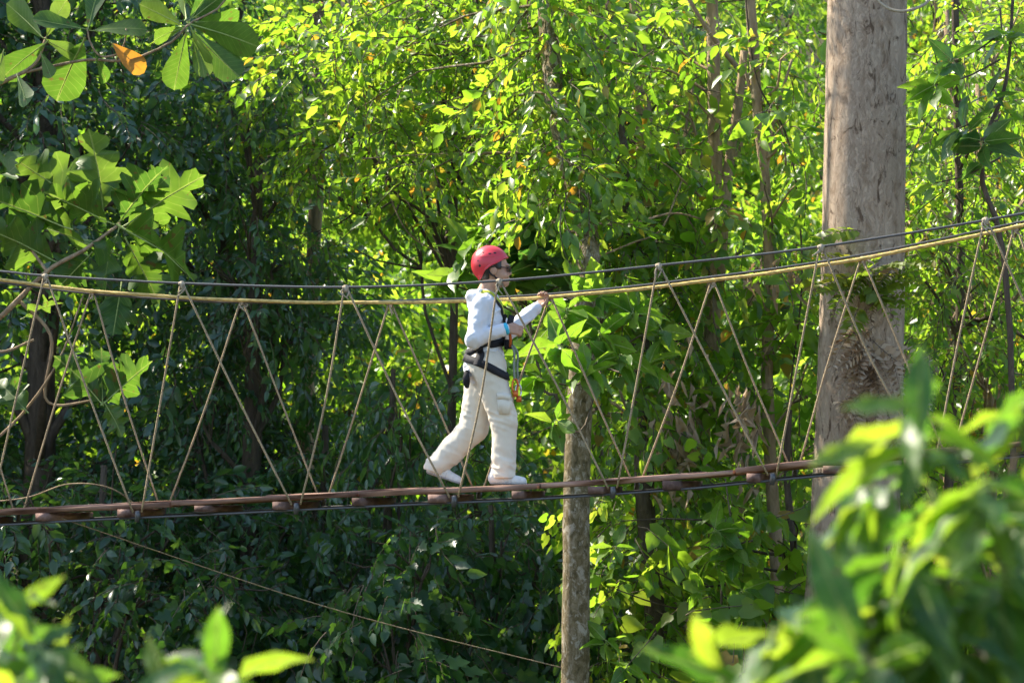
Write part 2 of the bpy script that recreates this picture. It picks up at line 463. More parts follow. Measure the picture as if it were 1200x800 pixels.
retarget(midD, at(-1.15, 25.3), 0.7, (.8, .8, 1.13), 'dark bushy tree in the shade just left of the walker')
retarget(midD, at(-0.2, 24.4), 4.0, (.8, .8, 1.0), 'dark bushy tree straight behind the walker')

# ------------------------------------------------------------------ sunlit crowns, centre and right
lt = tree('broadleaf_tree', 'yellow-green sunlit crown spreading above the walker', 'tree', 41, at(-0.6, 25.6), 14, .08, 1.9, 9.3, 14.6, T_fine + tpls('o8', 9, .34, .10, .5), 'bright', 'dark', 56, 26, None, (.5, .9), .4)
retarget(lt, at(0.9, 28.0), 2.4, (1.0, 1.0, .97), 'yellow-green crown behind the curved pale trunk')
rt1 = tree('broadleaf_tree', 'light green tree filling the space between the thin tan stems', 'tree', 42, at(2.0, 25.5), 12, .12, 1.9, 4.0, 14.5, T_mid, 'bright', 'tan', 20, 24, None, (.5, .9), .45)
retarget(rt1, at(4.4, 26.2), 1.9, (1, 1, 1), 'light green tree right behind the big pale trunk')
retarget(rt1, at(6.4, 25.4), 3.7, (1, 1, 1), 'light green tree beyond the right end of the bridge')
rf = tree('broadleaf_tree', 'fine-leaved yellowish tree right of the big pale trunk', 'tree', 43, at(4.2, 23.4), 11, .08, 1.2, 5.5, 13.0, T_fine, 'bright', 'tan', 46, 18, None, (.4, .75), .5)
ru = tree('broadleaf_tree', 'mid green bushy tree below the deck at the right', 'tree', 44, at(2.1, 24.4), 7, .08, 1.2, 2.5, 8.0, T_heart, 'bright', 'tan', 24, 15, None, (.45, .8), .5)
retarget(ru, at(4.4, 24.4), 2.2, (1.1, 1.1, .95), 'mid green bushy tree behind the foreground leaves at the right')

# ------------------------------------------------------------------ lobed vine thickets under the bridge
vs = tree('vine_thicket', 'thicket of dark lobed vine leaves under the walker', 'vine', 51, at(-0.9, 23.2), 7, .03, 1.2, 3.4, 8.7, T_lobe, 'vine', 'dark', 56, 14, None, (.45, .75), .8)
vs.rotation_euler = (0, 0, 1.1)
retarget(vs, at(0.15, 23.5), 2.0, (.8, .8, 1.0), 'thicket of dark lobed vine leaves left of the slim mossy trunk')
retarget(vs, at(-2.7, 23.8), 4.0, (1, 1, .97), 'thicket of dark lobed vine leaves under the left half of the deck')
# ------------------------------------------------------------------ rope bridge
BK, BOFF, BW = 0.20, 18.0, 0.80            # near edge of the bridge lies on y = 18 - 0.2 x, width 0.8 m
BD = np.array([1, -BK, 0]) / math.hypot(1, BK); BN = np.array([BK, 1, 0]) / math.hypot(1, BK)
def PL(px, py, off=0.0):
    """point of the survey on the upright plane `off` metres behind the bridge's near edge"""
    d = ray(px, py)
    t = (BOFF + off * math.hypot(1, BK)) / (d.y + BK * d.x)
    return np.array(Vector((0, 0, CAMZ)) + d * t)
M_cable = plain_mat('steel_cable_dark', (.085, .085, .085), .45, .5, .4, scale=120)
M_rope_y = plain_mat('yellow_braided_rope', (.50, .36, .12), .75, .3, var=.45, scale=60, bump=.5, stretch=(.4, 1, 1))
M_rope_t = plain_mat('tan_twisted_rope', (.31, .235, .14), .85, .2, var=.35, scale=90, bump=.6)
def per_object(m, amt):
    """each board its own tone"""
    nt = m.node_tree; pb = [n for n in nt.nodes if n.type == 'BSDF_PRINCIPLED'][0]; src = pb.inputs['Base Color'].links[0].from_socket
    hs = nt.nodes.new('ShaderNodeHueSaturation'); oi = nt.nodes.new('ShaderNodeObjectInfo'); mm = nt.nodes.new('ShaderNodeMath'); mm.operation = 'MULTIPLY_ADD'
    nt.links.new(oi.outputs['Random'], mm.inputs[0]); mm.inputs[1].default_value = amt; mm.inputs[2].default_value = 1 - amt / 2
    nt.links.new(mm.outputs[0], hs.inputs['Value']); nt.links.new(src, hs.inputs['Color']); nt.links.new(hs.outputs[0], pb.inputs['Base Color'])
    return m
M_plank = per_object(plain_mat('weathered_red_plank', (.20, .088, .055), .8, .25, var=.5, scale=11, bump=.6, stretch=(.15, 1, 1.5), col2=(.46, .28, .20)), .6)
M_cross = per_object(plain_mat('red_brown_crosspiece', (.13, .065, .048), .8, .25, var=.5, scale=14, bump=.6, stretch=(1, .2, 1), col2=(.24, .15, .12)), .8)
M_knot = plain_mat('knot_rope', (.36, .30, .22), .9, .1, scale=80)
bridge = obj('rope_bridge', None, label='rope bridge with plank deck and zigzag tan side ropes', cat='bridge', loc=(0, 18.4, CAMZ - .3))
brng = np.random.default_rng(77)
ORG = np.array([0, 18.4, CAMZ - .3])
def bpart(name, acc, mat, parent=bridge, smooth=True):
    acc.V = [v - ORG.astype(np.float32) for v in acc.V]
    return obj(name, acc.mesh(name, mat, smooth), parent)
near_c = [(-700, 255), (-420, 283), (-170, 304), (0, 318), (53, 323), (213, 332), (405, 336.5), (585, 329), (772, 311), (962, 289), (1200, 250), (1420, 205), (1650, 150)]
far_y = [(-700, 240), (-420, 280), (-170, 311), (0, 328), (108, 341), (283, 352), (457, 354.5), (645, 348), (835, 328.5), (1010, 303), (1200, 264), (1420, 218), (1650, 165)]
deck_p = [(-700, 632), (-400, 617), (-150, 604), (0, 596.5), (100, 591), (240, 584.5), (400, 576.5), (533, 570.5), (640, 565.5), (800, 554.5), (940, 541), (1200, 516), (1450, 488), (1700, 456)]
ip = lambda L, x: float(np.interp(x, [a for a, b in L], [b for a, b in L]))
def line(L, off, dpy=0.0, n=120, wob=0.0):
    xs = smooth_path(L, n)
    pts = np.array([PL(a, b + dpy, off) for a, b in xs])
    if wob: pts[:, 2] += wob * np.sin(np.arange(n) * .9) * brng.uniform(.5, 1, n)
    return pts
def cable(name, pts, r, mat, ns=7):
    a = Acc(); a.add(*tube_np(pts, r, ns)); return bpart(name, a, mat)
cable('hand_cable', line(near_c, 0), .0092, M_cable)
cable('hand_rope', line(far_y, BW, 0, wob=.002), .0132, M_rope_y)
tw = line(far_y, BW + .02, 0); sgn = np.interp(np.arange(120), [0, 48, 62, 78, 119], [-.022, -.020, .018, .026, .03])
tw[:, 2] += sgn
cable('hand_cable', tw, .0085, M_cable)
cable('deck_cable', line(deck_p, .015, 18.5), .0085, M_cable)
cable('deck_cable', line(deck_p, BW - .02, 16.5), .0085, M_cable)
def deck_z(x):
    """deck top height along the bridge from the near edge survey"""
    return float(np.interp(x, DX, DZ))
_dl = line(deck_p, 0); DX, DZ = _dl[:, 0], _dl[:, 2]
def on_deck(x, off, dz=0.0):          # x = position of the near edge point
    p = np.array([x, BOFF - BK * x, 0]) + BN * off
    p[2] = deck_z(x) + dz
    return p
# planks: three lanes of long boards
for lane in range(3):
    x = -8.3 + lane * .55
    while x < 7.2:
        L = brng.uniform(.95, 1.75); w = .245 / 2
        c0 = lane * .27 + .128
        n = 6
        a = Acc(); xs = np.linspace(x, x + L - brng.uniform(.012, .035), n); th = .034 + brng.uniform(-.005, .004); dz = brng.uniform(-.013, .006) + (.004 if lane else 0)
        V = []
        for xx in xs:
            for o, z in ((c0 - w, dz - .003), (c0 - w + .004, dz), (c0 + w - .008, dz), (c0 + w, dz - .006), (c0 + w, dz - th), (c0 - w, dz - th)):
                V.append(on_deck(xx, o + brng.normal(0, .004), z + brng.normal(0, .0022)))
        T = []
        for i in range(n - 1):
            for j in range(6):
                p, q = i * 6 + j, i * 6 + (j + 1) % 6
                T += [(p, q, q + 6), (p, q + 6, p + 6)]
        for s in (0, (n - 1) * 6):
            T += [(s, s + k, s + k + 1) for k in range(1, 5)]
        a.add(V, T); bpart('plank', a, M_plank, smooth=False)
        x += L
# crosspieces under the planks, ends showing on the near side
cx = sorted([55 + 92.4 * k for k in range(-8, 15)])
for px in cx:
    p = PL(px - 3, ip(deck_p, px) + 8, 0)
    x = p[0]
    a = Acc(); h = .028 + brng.uniform(-.006, .004)
    hw = .052 + brng.uniform(-.012, .016)
    c = on_deck(x, BW / 2 + .004 + brng.uniform(-.012, .012), -.045 - h)
    sk = brng.normal(0, .05); rot = np.stack([BD * math.cos(sk) + BN * math.sin(sk), BN * math.cos(sk) - BD * math.sin(sk), [0, 0, 1]], 1)
    a.add(*box_np(c, (hw, BW / 2 + .03, h), rot)); bpart('crosspiece', a, M_cross, smooth=False)
# side ropes, zigzag between hand lines and deck
def side_ropes(nodes, bottoms, hand, off, odd, rr):
    for i, tx in enumerate(nodes):
        top = PL(tx, ip(hand, tx) + 1, off)
        k = Acc(); k.add(*tube_np([top + [-.022, 0, 0], top + [0, 0, .004], top + [.022, 0, 0]], [.014, .018, .014], 7))
        k.add(*tube_np([top + [.0, -.005, .02], top + [.005, -.012, -.03]], [.014, .011], 6)); 
        for q in range(2):
            k.add(*tube_np(smooth_path([top, top + [brng.normal(0, .02), -.012, -.03], top + [brng.normal(0, .035), -.015, -.05 - brng.uniform(0, .05)]], 6), [.007, .007, .006, .006, .005, .004], 5))
        bpart('knot', k, M_knot)
        for j in (i, i + 1):
            bx = bottoms[j] + (5 if j == i else -5)
            bot = PL(bx, ip(deck_p, bx) + odd, off)
            t0 = top + np.array([(-.012 if j == i else .014), 0, -.01])
            mid = (t0 + bot) / 2 + np.array([0, 0, -.018]) + brng.normal(0, .011, 3)
            a = Acc(); a.add(*tube_np(smooth_path([t0, mid, bot], 9), rr, 6)); bpart('side_rope', a, M_rope_t)
    for bx in bottoms:
        c = PL(bx, ip(deck_p, bx) + odd + 3, off)
        k = Acc(); k.add(*tube_np([c + [0, -.004, .03], c + [.004, -.006, 0], c + [-.003, -.004, -.05]], [.017, .022, .016], 6)); bpart('knot', k, M_cable)
side_ropes([-660, -480, -305, -125, 53, 213, 405, 585, 772, 962, 1155, 1350], [-730, -550, -375, -195, -18, 161, 347, 532, 718, 905, 1092, 1285, 1480], near_c, -.02, 12, .0074)
side_ropes([-600, -425, -247, -70, 108, 283, 457, 645, 835, 1010, 1190, 1375], [-690, -512, -335, -158, 22, 192, 379, 561, 746, 931, 1112, 1290, 1470], far_y, BW + .02, 6, .0074)
# guy line sloping down to the slim trunk
gp = [PL(72, 607, .1), np.array(P(390, 713, 19.4)), np.array(P(655, 781, 20.55)), np.array(P(672, 785, 20.62))]
a = Acc(); a.add(*tube_np(smooth_path(gp, 30), .0042, 6)); cbl = obj('guy_line', a.mesh('guy_line', M_rope_t, True), None,
    'thin tan guy line running from the deck to the slim mossy trunk', 'rope')
# ------------------------------------------------------------------ the walker (built as implicit surfaces, one continuous body)
PO = np.array(P(575, 569.0, 18.40)); PO[2] = deck_z(PO[0] - .0) + .006
class Field:
    def __init__(s, lo, hi, h):
        s.h = h; s.lo = np.array(lo, np.float32)
        n = np.ceil((np.array(hi) - lo) / h).astype(int) + 1
        s.ax = [s.lo[i] + h * np.arange(n[i], dtype=np.float32) for i in range(3)]
        s.D = np.full(n, 1.0, np.float32)
    def box(s, lo, hi):
        sl = []
        for i in range(3):
            a = int(max(0, np.floor((lo[i] - s.lo[i]) / s.h))); b = int(min(s.D.shape[i], np.ceil((hi[i] - s.lo[i]) / s.h) + 1))
            sl.append(slice(a, max(a, b)))
        return tuple(sl), s.ax[0][sl[0]][:, None, None], s.ax[1][sl[1]][None, :, None], s.ax[2][sl[2]][None, None, :]
    def mix(s, sl, d, k):
        o = s.D[sl]
        if k > 0:
            hh = np.clip(.5 + .5 * (o - d) / k, 0, 1)
            s.D[sl] = o * (1 - hh) + d * hh - k * hh * (1 - hh)
        else: s.D[sl] = np.minimum(o, d)
    def cap(s, a, b, ra, rb=None, k=.02):
        rb = ra if rb is None else rb
        a, b = np.array(a, np.float32), np.array(b, np.float32); m = max(ra, rb) + k + .05
        sl, X, Y, Z = s.box(np.minimum(a, b) - m, np.maximum(a, b) + m)
        ba = b - a; L2 = max(float(ba @ ba), 1e-9)
        t = np.clip(((X - a[0]) * ba[0] + (Y - a[1]) * ba[1] + (Z - a[2]) * ba[2]) / L2, 0, 1)
        d = np.sqrt((X - a[0] - ba[0] * t) ** 2 + (Y - a[1] - ba[1] * t) ** 2 + (Z - a[2] - ba[2] * t) ** 2) - (ra + (rb - ra) * t)
        s.mix(sl, d, k); return s
    def ell(s, c, r, k=.02, pitch=0.0):
        c, r = np.array(c, np.float32), np.array(r, np.float32); m = r.max() + k + .05
        sl, X, Y, Z = s.box(c - m, c + m)
        x, y, z = X - c[0], Y - c[1], Z - c[2]
        cp, sp = math.cos(pitch), math.sin(pitch); x, z = x * cp + z * sp, -x * sp + z * cp
        k0 = np.sqrt((x / r[0]) ** 2 + (y / r[1]) ** 2 + (z / r[2]) ** 2); k1 = np.sqrt((x / r[0] ** 2) ** 2 + (y / r[1] ** 2) ** 2 + (z / r[2] ** 2) ** 2)
        s.mix(sl, k0 * (k0 - 1) / np.maximum(k1, 1e-6), k); return s
    def grids(s): return s.ax[0][:, None, None], s.ax[1][None, :, None], s.ax[2][None, None, :]
    def mesh(s, name, mat):
        D = s.D; S = D < 0
        c = [D[i:D.shape[0] - 1 + i, j:D.shape[1] - 1 + j, k:D.shape[2] - 1 + k] < 0 for i in (0, 1) for j in (0, 1) for k in (0, 1)]
        n_in = sum(q.astype(np.int8) for q in c)
        mixd = (n_in > 0) & (n_in < 8)
        ids = np.argwhere(mixd); idx = np.full(mixd.shape, -1, np.int32); idx[mixd] = np.arange(len(ids))
        acc = np.zeros((len(ids), 3)); cnt = np.zeros(len(ids))
        cor = [(i, j, k) for i in (0, 1) for j in (0, 1) for k in (0, 1)]
        for a in range(8):
            for b in range(a + 1, 8):
                if sum(abs(p - q) for p, q in zip(cor[a], cor[b])) != 1: continue
                ca, cb = np.array(cor[a]), np.array(cor[b])
                da = D[tuple((ids + ca).T)]; db = D[tuple((ids + cb).T)]
                x = (da < 0) != (db < 0); t = np.where(x, da / np.where(x, da - db, 1), 0)
                acc += np.where(x[:, None], ca + (cb - ca) * t[:, None], 0); cnt += x
        V = (ids + acc / cnt[:, None]) * s.h + s.lo
        F = []
        for ax in range(3):
            o1, o2 = [q for q in range(3) if q != ax]
            sa = [slice(None)] * 3; sb = [slice(None)] * 3; sa[ax] = slice(0, -1); sb[ax] = slice(1, None)
            a, b = S[tuple(sa)], S[tuple(sb)]
            e = np.argwhere(a != b)
            lim = mixd.shape
            e = e[(e[:, o1] > 0) & (e[:, o2] > 0) & (e[:, o1] < lim[o1]) & (e[:, o2] < lim[o2])]
            inside = a[tuple(e.T)]
            def cell(d1, d2):
                q = e.copy(); q[:, o1] += d1; q[:, o2] += d2; return idx[tuple(q.T)]
            f = np.stack([cell(-1, -1), cell(0, -1), cell(0, 0), cell(-1, 0)], 1)
            flip = inside if ax != 1 else ~inside
            f[~flip] = f[~flip][:, ::-1]
            F.append(f)
        return mesh_np(name, V, np.vstack(F), mat, smooth=True)
    def val(s, p):
        q = (np.asarray(p) - s.lo) / s.h; q = np.clip(q, 0, np.array(s.D.shape) - 1.001); i = q.astype(int); f = q - i
        r = 0
        for a in (0, 1):
            for b in (0, 1):
                for c in (0, 1):
                    w = (f[..., 0] if a else 1 - f[..., 0]) * (f[..., 1] if b else 1 - f[..., 1]) * (f[..., 2] if c else 1 - f[..., 2])
                    r = r + w * s.D[i[..., 0] + a, i[..., 1] + b, i[..., 2] + c]
        return r
    def grad(s, p):
        e = 1.2 * s.h
        return nrm(np.stack([s.val(p + np.eye(3)[i] * e) - s.val(p - np.eye(3)[i] * e) for i in range(3)], -1))
    def project(s, p, lift, it=8):
        p = np.array(p, float)
        for _ in range(it): p = p - s.grad(p) * (s.val(p) - lift)[..., None]
        return p

def vnoise(X, Y, Z, f, seed):
    """smooth lattice noise in -1..1 on broadcastable axes"""
    r = np.random.default_rng(seed).uniform(-1, 1, (24, 24, 24)).astype(np.float32)
    q = [np.broadcast_to(a * b + 7.3, np.broadcast_shapes(X.shape, Y.shape, Z.shape)) for a, b in zip((X, Y, Z), f)]
    i = [np.floor(a).astype(int) for a in q]; t = [a - b for a, b in zip(q, i)]; t = [a * a * (3 - 2 * a) for a in t]
    o = 0
    for a in (0, 1):
        for b in (0, 1):
            for c in (0, 1):
                o = o + (t[0] if a else 1 - t[0]) * (t[1] if b else 1 - t[1]) * (t[2] if c else 1 - t[2]) * r[(i[0] + a) % 24, (i[1] + b) % 24, (i[2] + c) % 24]
    return o
rail = PL(638, 348.5, BW) - PO                       # where the far hand grips
J = dict(hipR=(-.02, -.085, .82), hipL=(-.03, .085, .82), knR=(.095, -.09, .45), anR=(.085, -.09, .10), knL=(-.125, .09, .40), anL=(-.395, .09, .145),
         shR=(-.055, -.165, 1.265), elR=(-.115, -.215, 1.01), wrR=(.105, -.20, 1.085),
         shL=(-.02, .165, 1.265), elL=(.115, .235, 1.09))
J = {a: np.array(b) for a, b in J.items()}
J['wrL'] = rail + np.array([-.055, -.03, -.075])
def hand(f, wr, fwd, up, side, curl, th=1, k=.008):
    """palm, four fingers of different length curling, thumb off the side.  fwd: along palm, up: back of hand, side: towards the thumb"""
    wr, fwd, up, side = map(np.asarray, (wr, fwd, up, side))
    for q in (-.026, -.009, .009, .026):
        f.cap(wr + side * q * .55, wr + fwd * .082 + side * q, .0155, .0135, k)
    for i, q in enumerate((.029, .010, -.010, -.028)):
        L = (.040, .045, .042, .033)[i]
        p = wr + fwd * .084 + side * q; a = 0.0
        for s_, r in ((1.0, .0098), (.72, .0088), (.58, .0078)):
            a += curl * (1 + .08 * i)
            n_ = p + (fwd * math.cos(a) - up * math.sin(a)) * L * s_
            f.cap(p, n_, r, r * .93, .004); p = n_
    p = wr + fwd * .025 + side * .026
    m = p + fwd * .030 + side * .020 - up * .018
    f.cap(p, m, .0135, .0115, .006)
    e = m + fwd * .024 - up * .020 + side * .002
    f.cap(m, e, .0105, .0085, .003)
# --- body
B = Field((-.56, -.34, -.02), (.56, .46, 1.74), .0062)
B.ell((.012, 0, 1.555), (.102, .078, .108)).ell((.062, 0, 1.478), (.066, .060, .085), .02, .15).ell((.10, 0, 1.418), (.026, .026, .022), .03)
B.cap((.122, 0, 1.525), (.137, 0, 1.490), .008, .0125, .012).ell((.132, 0, 1.447), (.012, .024, .011), .01).ell((.118, 0, 1.545), (.015, .05, .012), .02)
for s in (-1, 1):
    B.ell((.018, s * .080, 1.505), (.028, .011, .034), .006)
    B.ell((.095, s * .035, 1.475), (.03, .025, .025), .02)
B.cap((-.055, 0, 1.33), (.012, 0, 1.46), .060, .053, .03)
B.ell((-.035, 0, 1.20), (.10, .145, .16), .04).ell((-.04, 0, 1.0), (.09, .12, .16), .05).ell((-.03, 0, .87), (.10, .14, .10), .05)
for s in 'RL':
    B.cap(J['sh' + s], J['el' + s], .045, .037, .03).cap(J['el' + s], J['wr' + s], .036, .026, .02)
    B.cap(J['hip' + s], J['kn' + s], .078, .055, .04).cap(J['kn' + s], J['an' + s], .045, .03, .02)
B.cap(J['anR'] - [.02, 0, .02], (.17, -.09, .042), .03, .018, .02).cap(J['anL'], (-.27, .09, .05), .028, .018, .02)
fR = nrm(np.array([1., .10, -.06])); sR = nrm(np.array([.1, .25, 1.0])); sR = nrm(sR - fR * (sR @ fR)); uR = np.cross(fR, sR)
uR = uR if uR[1] < 0 else -uR                                # back of the near hand faces the camera
hand(B, J['wrR'], fR, uR, sR, .62)
fL = nrm(rail + np.array([.015, .018, .012]) - J['wrL']); sL = nrm(np.array([1., -.2, .1])); sL = nrm(sL - fL * (sL @ fL)); uL = np.cross(sL, fL)
uL = uL if uL[1] > 0 else -uL
hand(B, J['wrL'], fL, -uL if uL[1] < 0 else uL, sL, .85)
M_skin = plain_mat('skin', (.42, .24, .16), .5, .4, var=.12, scale=25)
person = obj('person', None, label='walker in red helmet, white clothes and black harness crossing the bridge', cat='person', loc=PO)
body = obj('body', B.mesh('body', M_skin), person)
# --- trousers
Tt = Field((-.56, -.30, 0), (.34, .30, 1.0), .0062)
Tt.ell((-.04, 0, .85), (.14, .165, .12), .04)
Tt.cap(J['hipR'], J['knR'], .122, .092, .05).cap(J['knR'], J['anR'] + [.005, 0, -.035], .090, .080, .03)
Tt.cap(J['hipL'] + [-.01, 0, -.02], J['knL'], .128, .100, .05).cap(J['knL'], J['anL'] + [-.005, 0, -.035], .098, .080, .03)
Tt.ell(J['knR'] + [-.005, -.075, .10], (.062, .028, .085), .012)          # cargo pocket
X, Y, Z = Tt.grids()
w = np.exp(-((Z - .12) / .10) ** 2) * .011 + np.exp(-((Z - .45) / .09) ** 2) * .0045 + .0015
fold = 1 - 2.2 * np.abs(vnoise(X + .5 * Z, Y, Z + .35 * X, (9, 9, 24), 3))
Tt.D += -w * np.clip(fold, -.6, 1) * .8 + .008 * vnoise(X, Y, Z + .2 * X, (13, 13, 5), 4) + .003 * vnoise(X, Y, Z, (40, 40, 30), 5)
Tt.D = np.maximum(Tt.D, np.where((X > -.12), .045 - Z, (.055 + .33 * (-.30 - X)) - Z) )
M_trous = plain_mat('cream_cotton', (.65, .59, .485), .9, .15, var=.06, scale=7, bump=.15)
obj('trousers', Tt.mesh('trousers', M_trous), person)
# --- shirt
S = Field((-.34, -.38, .68), (.50, .46, 1.44), .0062)
S.ell((-.03, 0, 1.19), (.122, .170, .17), .05).ell((-.042, 0, 1.0), (.120, .148, .20), .06).ell((-.045, 0, .83), (.142, .172, .14), .06)
S.cap((-.06, 0, 1.30), (-.038, 0, 1.365), .095, .070, .05).ell((-.115, 0, 1.325), (.055, .10, .045), .03)
S.cap(J['shR'], J['elR'], .068, .057, .05).cap(J['elR'], J['wrR'] - fR * .012, .056, .042, .03)
S.cap(J['shL'], J['elL'], .068, .056, .05).cap(J['elL'], J['wrL'] - nrm(J['wrL'] - J['elL']) * .012, .055, .041, .03)
X, Y, Z = S.grids()
S.D += .007 * vnoise(X - .4 * Z, Y, Z + .5 * X, (15, 12, 9), 6) - .007 * np.clip(1 - 2.4 * np.abs(vnoise(X + .3 * Z, Y, Z - .6 * X, (10, 10, 17), 7)), -.5, 1) + .003 * vnoise(X, Y, Z, (38, 38, 38), 8)
hem = .715 + .02 * np.sin(14 * X + 9 * Y)
S.D = np.maximum(S.D, hem - Z)
S.D = np.where(X < .14, np.maximum(S.D, Z - (1.375 - .45 * np.clip(X + .03, 0, .2))), S.D)
M_shirt = plain_mat('white_shirt', (.63, .645, .685), .9, .15, var=.04, scale=6, bump=.15)
obj('shirt', S.mesh('shirt', M_shirt), person)
# --- shoes
M_shoe = plain_mat('white_canvas', (.64, .63, .60), .7, .3, var=.08, scale=40)
M_sole = plain_mat('rubber_sole', (.36, .35, .34), .8, .3, var=.1)
def shoe(heel, toe, up):
    heel, toe, up = map(np.array, (heel, toe, up)); d = nrm(toe - heel); up = nrm(up - d * (up @ d)); L = np.linalg.norm(toe - heel)
    f = Field(np.minimum(heel, toe) - .12, np.maximum(heel, toe) + .14, .0055)
    f.cap(heel + d * .035 + up * .045, heel + d * .12 + up * .045, .043, .043, .02).cap(heel + d * .12 + up * .036, toe - d * .045 + up * .022, .043, .036, .02)
    f.cap(heel + d * .045 + up * .06, heel + d * .055 + up * .10, .043, .045, .02)
    X, Y, Z = f.grids(); hgt = (X - heel[0]) * up[0] + (Y - heel[1]) * up[1] + (Z - heel[2]) * up[2]
    al = (X - heel[0]) * d[0] + (Y - heel[1]) * d[1] + (Z - heel[2]) * d[2]
    lace = .002 * np.sin(al * 260) * ((al > .09) & (al < .17)); f.D += lace
    top = f.D.copy()
    f.D = np.maximum(top, .012 - hgt); o = obj('shoe', f.mesh('shoe', M_shoe), person)
    f.D = np.maximum(np.maximum(top - .004, hgt - .016), .001 - hgt); obj('sole', f.mesh('sole', M_sole), o)
shoe((-.01, -.09, .0), (.262, -.105, .0), (0, 0, 1))
shoe((-.462, .09, .082), (-.205, .08, -.002), (.30, 0, 1))
# --- helmet
Hm = Field((-.20, -.17, 1.38), (.20, .17, 1.75), .0045)
Hm.ell((-.006, 0, 1.556), (.134, .114, .130), 0)
out = Hm.D.copy(); X, Y, Z = Hm.grids()
rim = np.interp(X.ravel(), [-.15, -.10, -.065, -.04, 0, .06, .10, .14], [1.440, 1.440, 1.452, 1.503, 1.533, 1.563, 1.59, 1.605]).astype(np.float32)[:, None, None]
ridge = .0035 * np.clip(np.sin(Y * 55 + 1.57), 0, 1) * (Z > 1.60)
out = out - ridge
shell = np.maximum(np.maximum(out, -(out + .013)), rim - Z)
Hm.D = np.minimum(shell, np.maximum(np.maximum(np.abs(out - .001) - .004, rim - Z), Z - rim - .012))
M_helm = plain_mat('red_helmet_plastic', (.56, .035, .05), .33, .5, var=.08, scale=8)
helm = obj('helmet', Hm.mesh('helmet', M_helm), person)
Hm.D = out
M_black = plain_mat('black_webbing', (.018, .018, .022), .8, .3, var=.3, scale=90)
def blob_np(c, n, r, ns=10):
    n = nrm(np.array(n)); a = nrm(np.cross(n, [0, 0, 1.])); b = np.cross(n, a)
    V = [np.array(c) + n * r[2]]; T = []
    for i in range(ns):
        t = 2 * math.pi * i / ns; V.append(np.array(c) + a * math.cos(t) * r[0] + b * math.sin(t) * r[1] - n * .002)
    T = [(0, 1 + i, 1 + (i + 1) % ns) for i in range(ns)]
    return np.array(V), np.array(T)
for (x, z, rx, rz) in ((-.006, 1.628, .013, .008), (.036, 1.640, .013, .009), (-.105, 1.578, .008, .007), (-.085, 1.535, .011, .012), (-.06, 1.65, .010, .007)):
    for s in (-1, 1):
        p = Hm.project(np.array([x, s * .11, z]), .001); g = Hm.grad(p)
        a = Acc(); a.add(*blob_np(p, g, (rx, rz, .002))); obj('vent', a.mesh('vent', M_black), helm)
# --- hair, glasses, chin strap
Hf = Field((-.16, -.14, 1.40), (.16, .14, 1.70), .005)
Hf.ell((-.002, 0, 1.545), (.117, .096, .118), 0)
X, Y, Z = Hf.grids()
Hf.D = np.maximum(Hf.D + .003 * np.sin(110 * X + 40 * Z), np.maximum(np.where(X > .075, 1.585 - Z, np.where(X > .035, 1.515 - Z, np.where(X > -.01, 1.525 - Z, 1.425 - Z))), X - .108))
M_hair = plain_mat('black_hair', (.012, .010, .009), .5, .5, var=.3, scale=60)
obj('hair', Hf.mesh('hair', M_hair), person)
a = Acc()
for s in (-1, 1):
    a.add(*tube_np([(.012, s * .084, 1.535), (.07, s * .075, 1.530), (.125, s * .06, 1.526)], .0035, 5))
    V, T = blob_np((.136, s * .034, 1.518), (1, s * .35, 0), (.027, .021, .004), 12); a.add(V, T)
    a.add(*tube_np(np.array([np.array((.136, s * .034, 1.518)) + .027 * math.cos(t) * np.array([-s * .3 * s, s, 0]) * 1.0 + .021 * math.sin(t) * np.array([0, 0, 1.]) for t in np.linspace(0, 6.28, 14)]), .0028, 5))
a.add(*tube_np([(.142, -.01, 1.522), (.142, .01, 1.522)], .003, 5))
obj('sunglasses', a.mesh('sunglasses', plain_mat('dark_lens', (.012, .008, .006), .15, .6)), person)
a = Acc()
for s in (-1, 1):
    a.add(*tube_np(B.project(smooth_path([(-.03, s * .088, 1.52), (.03, s * .08, 1.455), (.075, s * .055, 1.42), (.095, 0, 1.395)], 14), .004), .006, 6))
obj('chin_strap', a.mesh('chin_strap', M_black, True), person)
# --- harness webbing laid on the clothes
CL = Field((-.40, -.40, .5), (.52, .48, 1.46), .0075)
for f in (S, Tt):
    o = ((f.lo - CL.lo) / CL.h)
    g = np.stack(np.meshgrid(*CL.ax, indexing='ij'), -1)
    m = np.all((g > f.lo) & (g < f.lo + f.h * (np.array(f.D.shape) - 1)), -1)
    v = np.full(CL.D.shape, 1., np.float32); v[m] = f.val(g[m]); CL.D = np.minimum(CL.D, v)
def strap(name, pts, w, mat, parent, n=40, lift=.007, th=.004, CL=CL):
    p = CL.project(smooth_path(pts, n), lift, 10); g = CL.grad(p)
    for _ in range(3): p[1:-1] = (p[:-2] + 2 * p[1:-1] + p[2:]) / 4
    tg = nrm(np.gradient(p, axis=0)); b = nrm(np.cross(tg, g))
    ring = [p + b * w / 2 + g * th, p - b * w / 2 + g * th, p - b * w / 2 - g * th, p + b * w / 2 - g * th]
    V = np.stack(ring, 1).reshape(-1, 3); T = []
    for i in range(n - 1):
        for j in range(4):
            q, r = i * 4 + j, i * 4 + (j + 1) % 4; T += [(q, r, r + 4), (q, r + 4, q + 4)]
    T += [(0, 1, 2), (0, 2, 3), (n * 4 - 4, n * 4 - 3, n * 4 - 2), (n * 4 - 4, n * 4 - 2, n * 4 - 1)]
    return obj(name, mesh_np(name, V, T, mat), parent)
tro = [o for o in person.children if o.name.startswith('trousers')][0]
k = J['knR']
strap('pocket', [(k[0] - .045, -.2, k[2] + .10), (k[0], -.2, k[2] + .105), (k[0] + .05, -.2, k[2] + .10)], .125, M_trous, tro, 12, .004, .003, Tt)
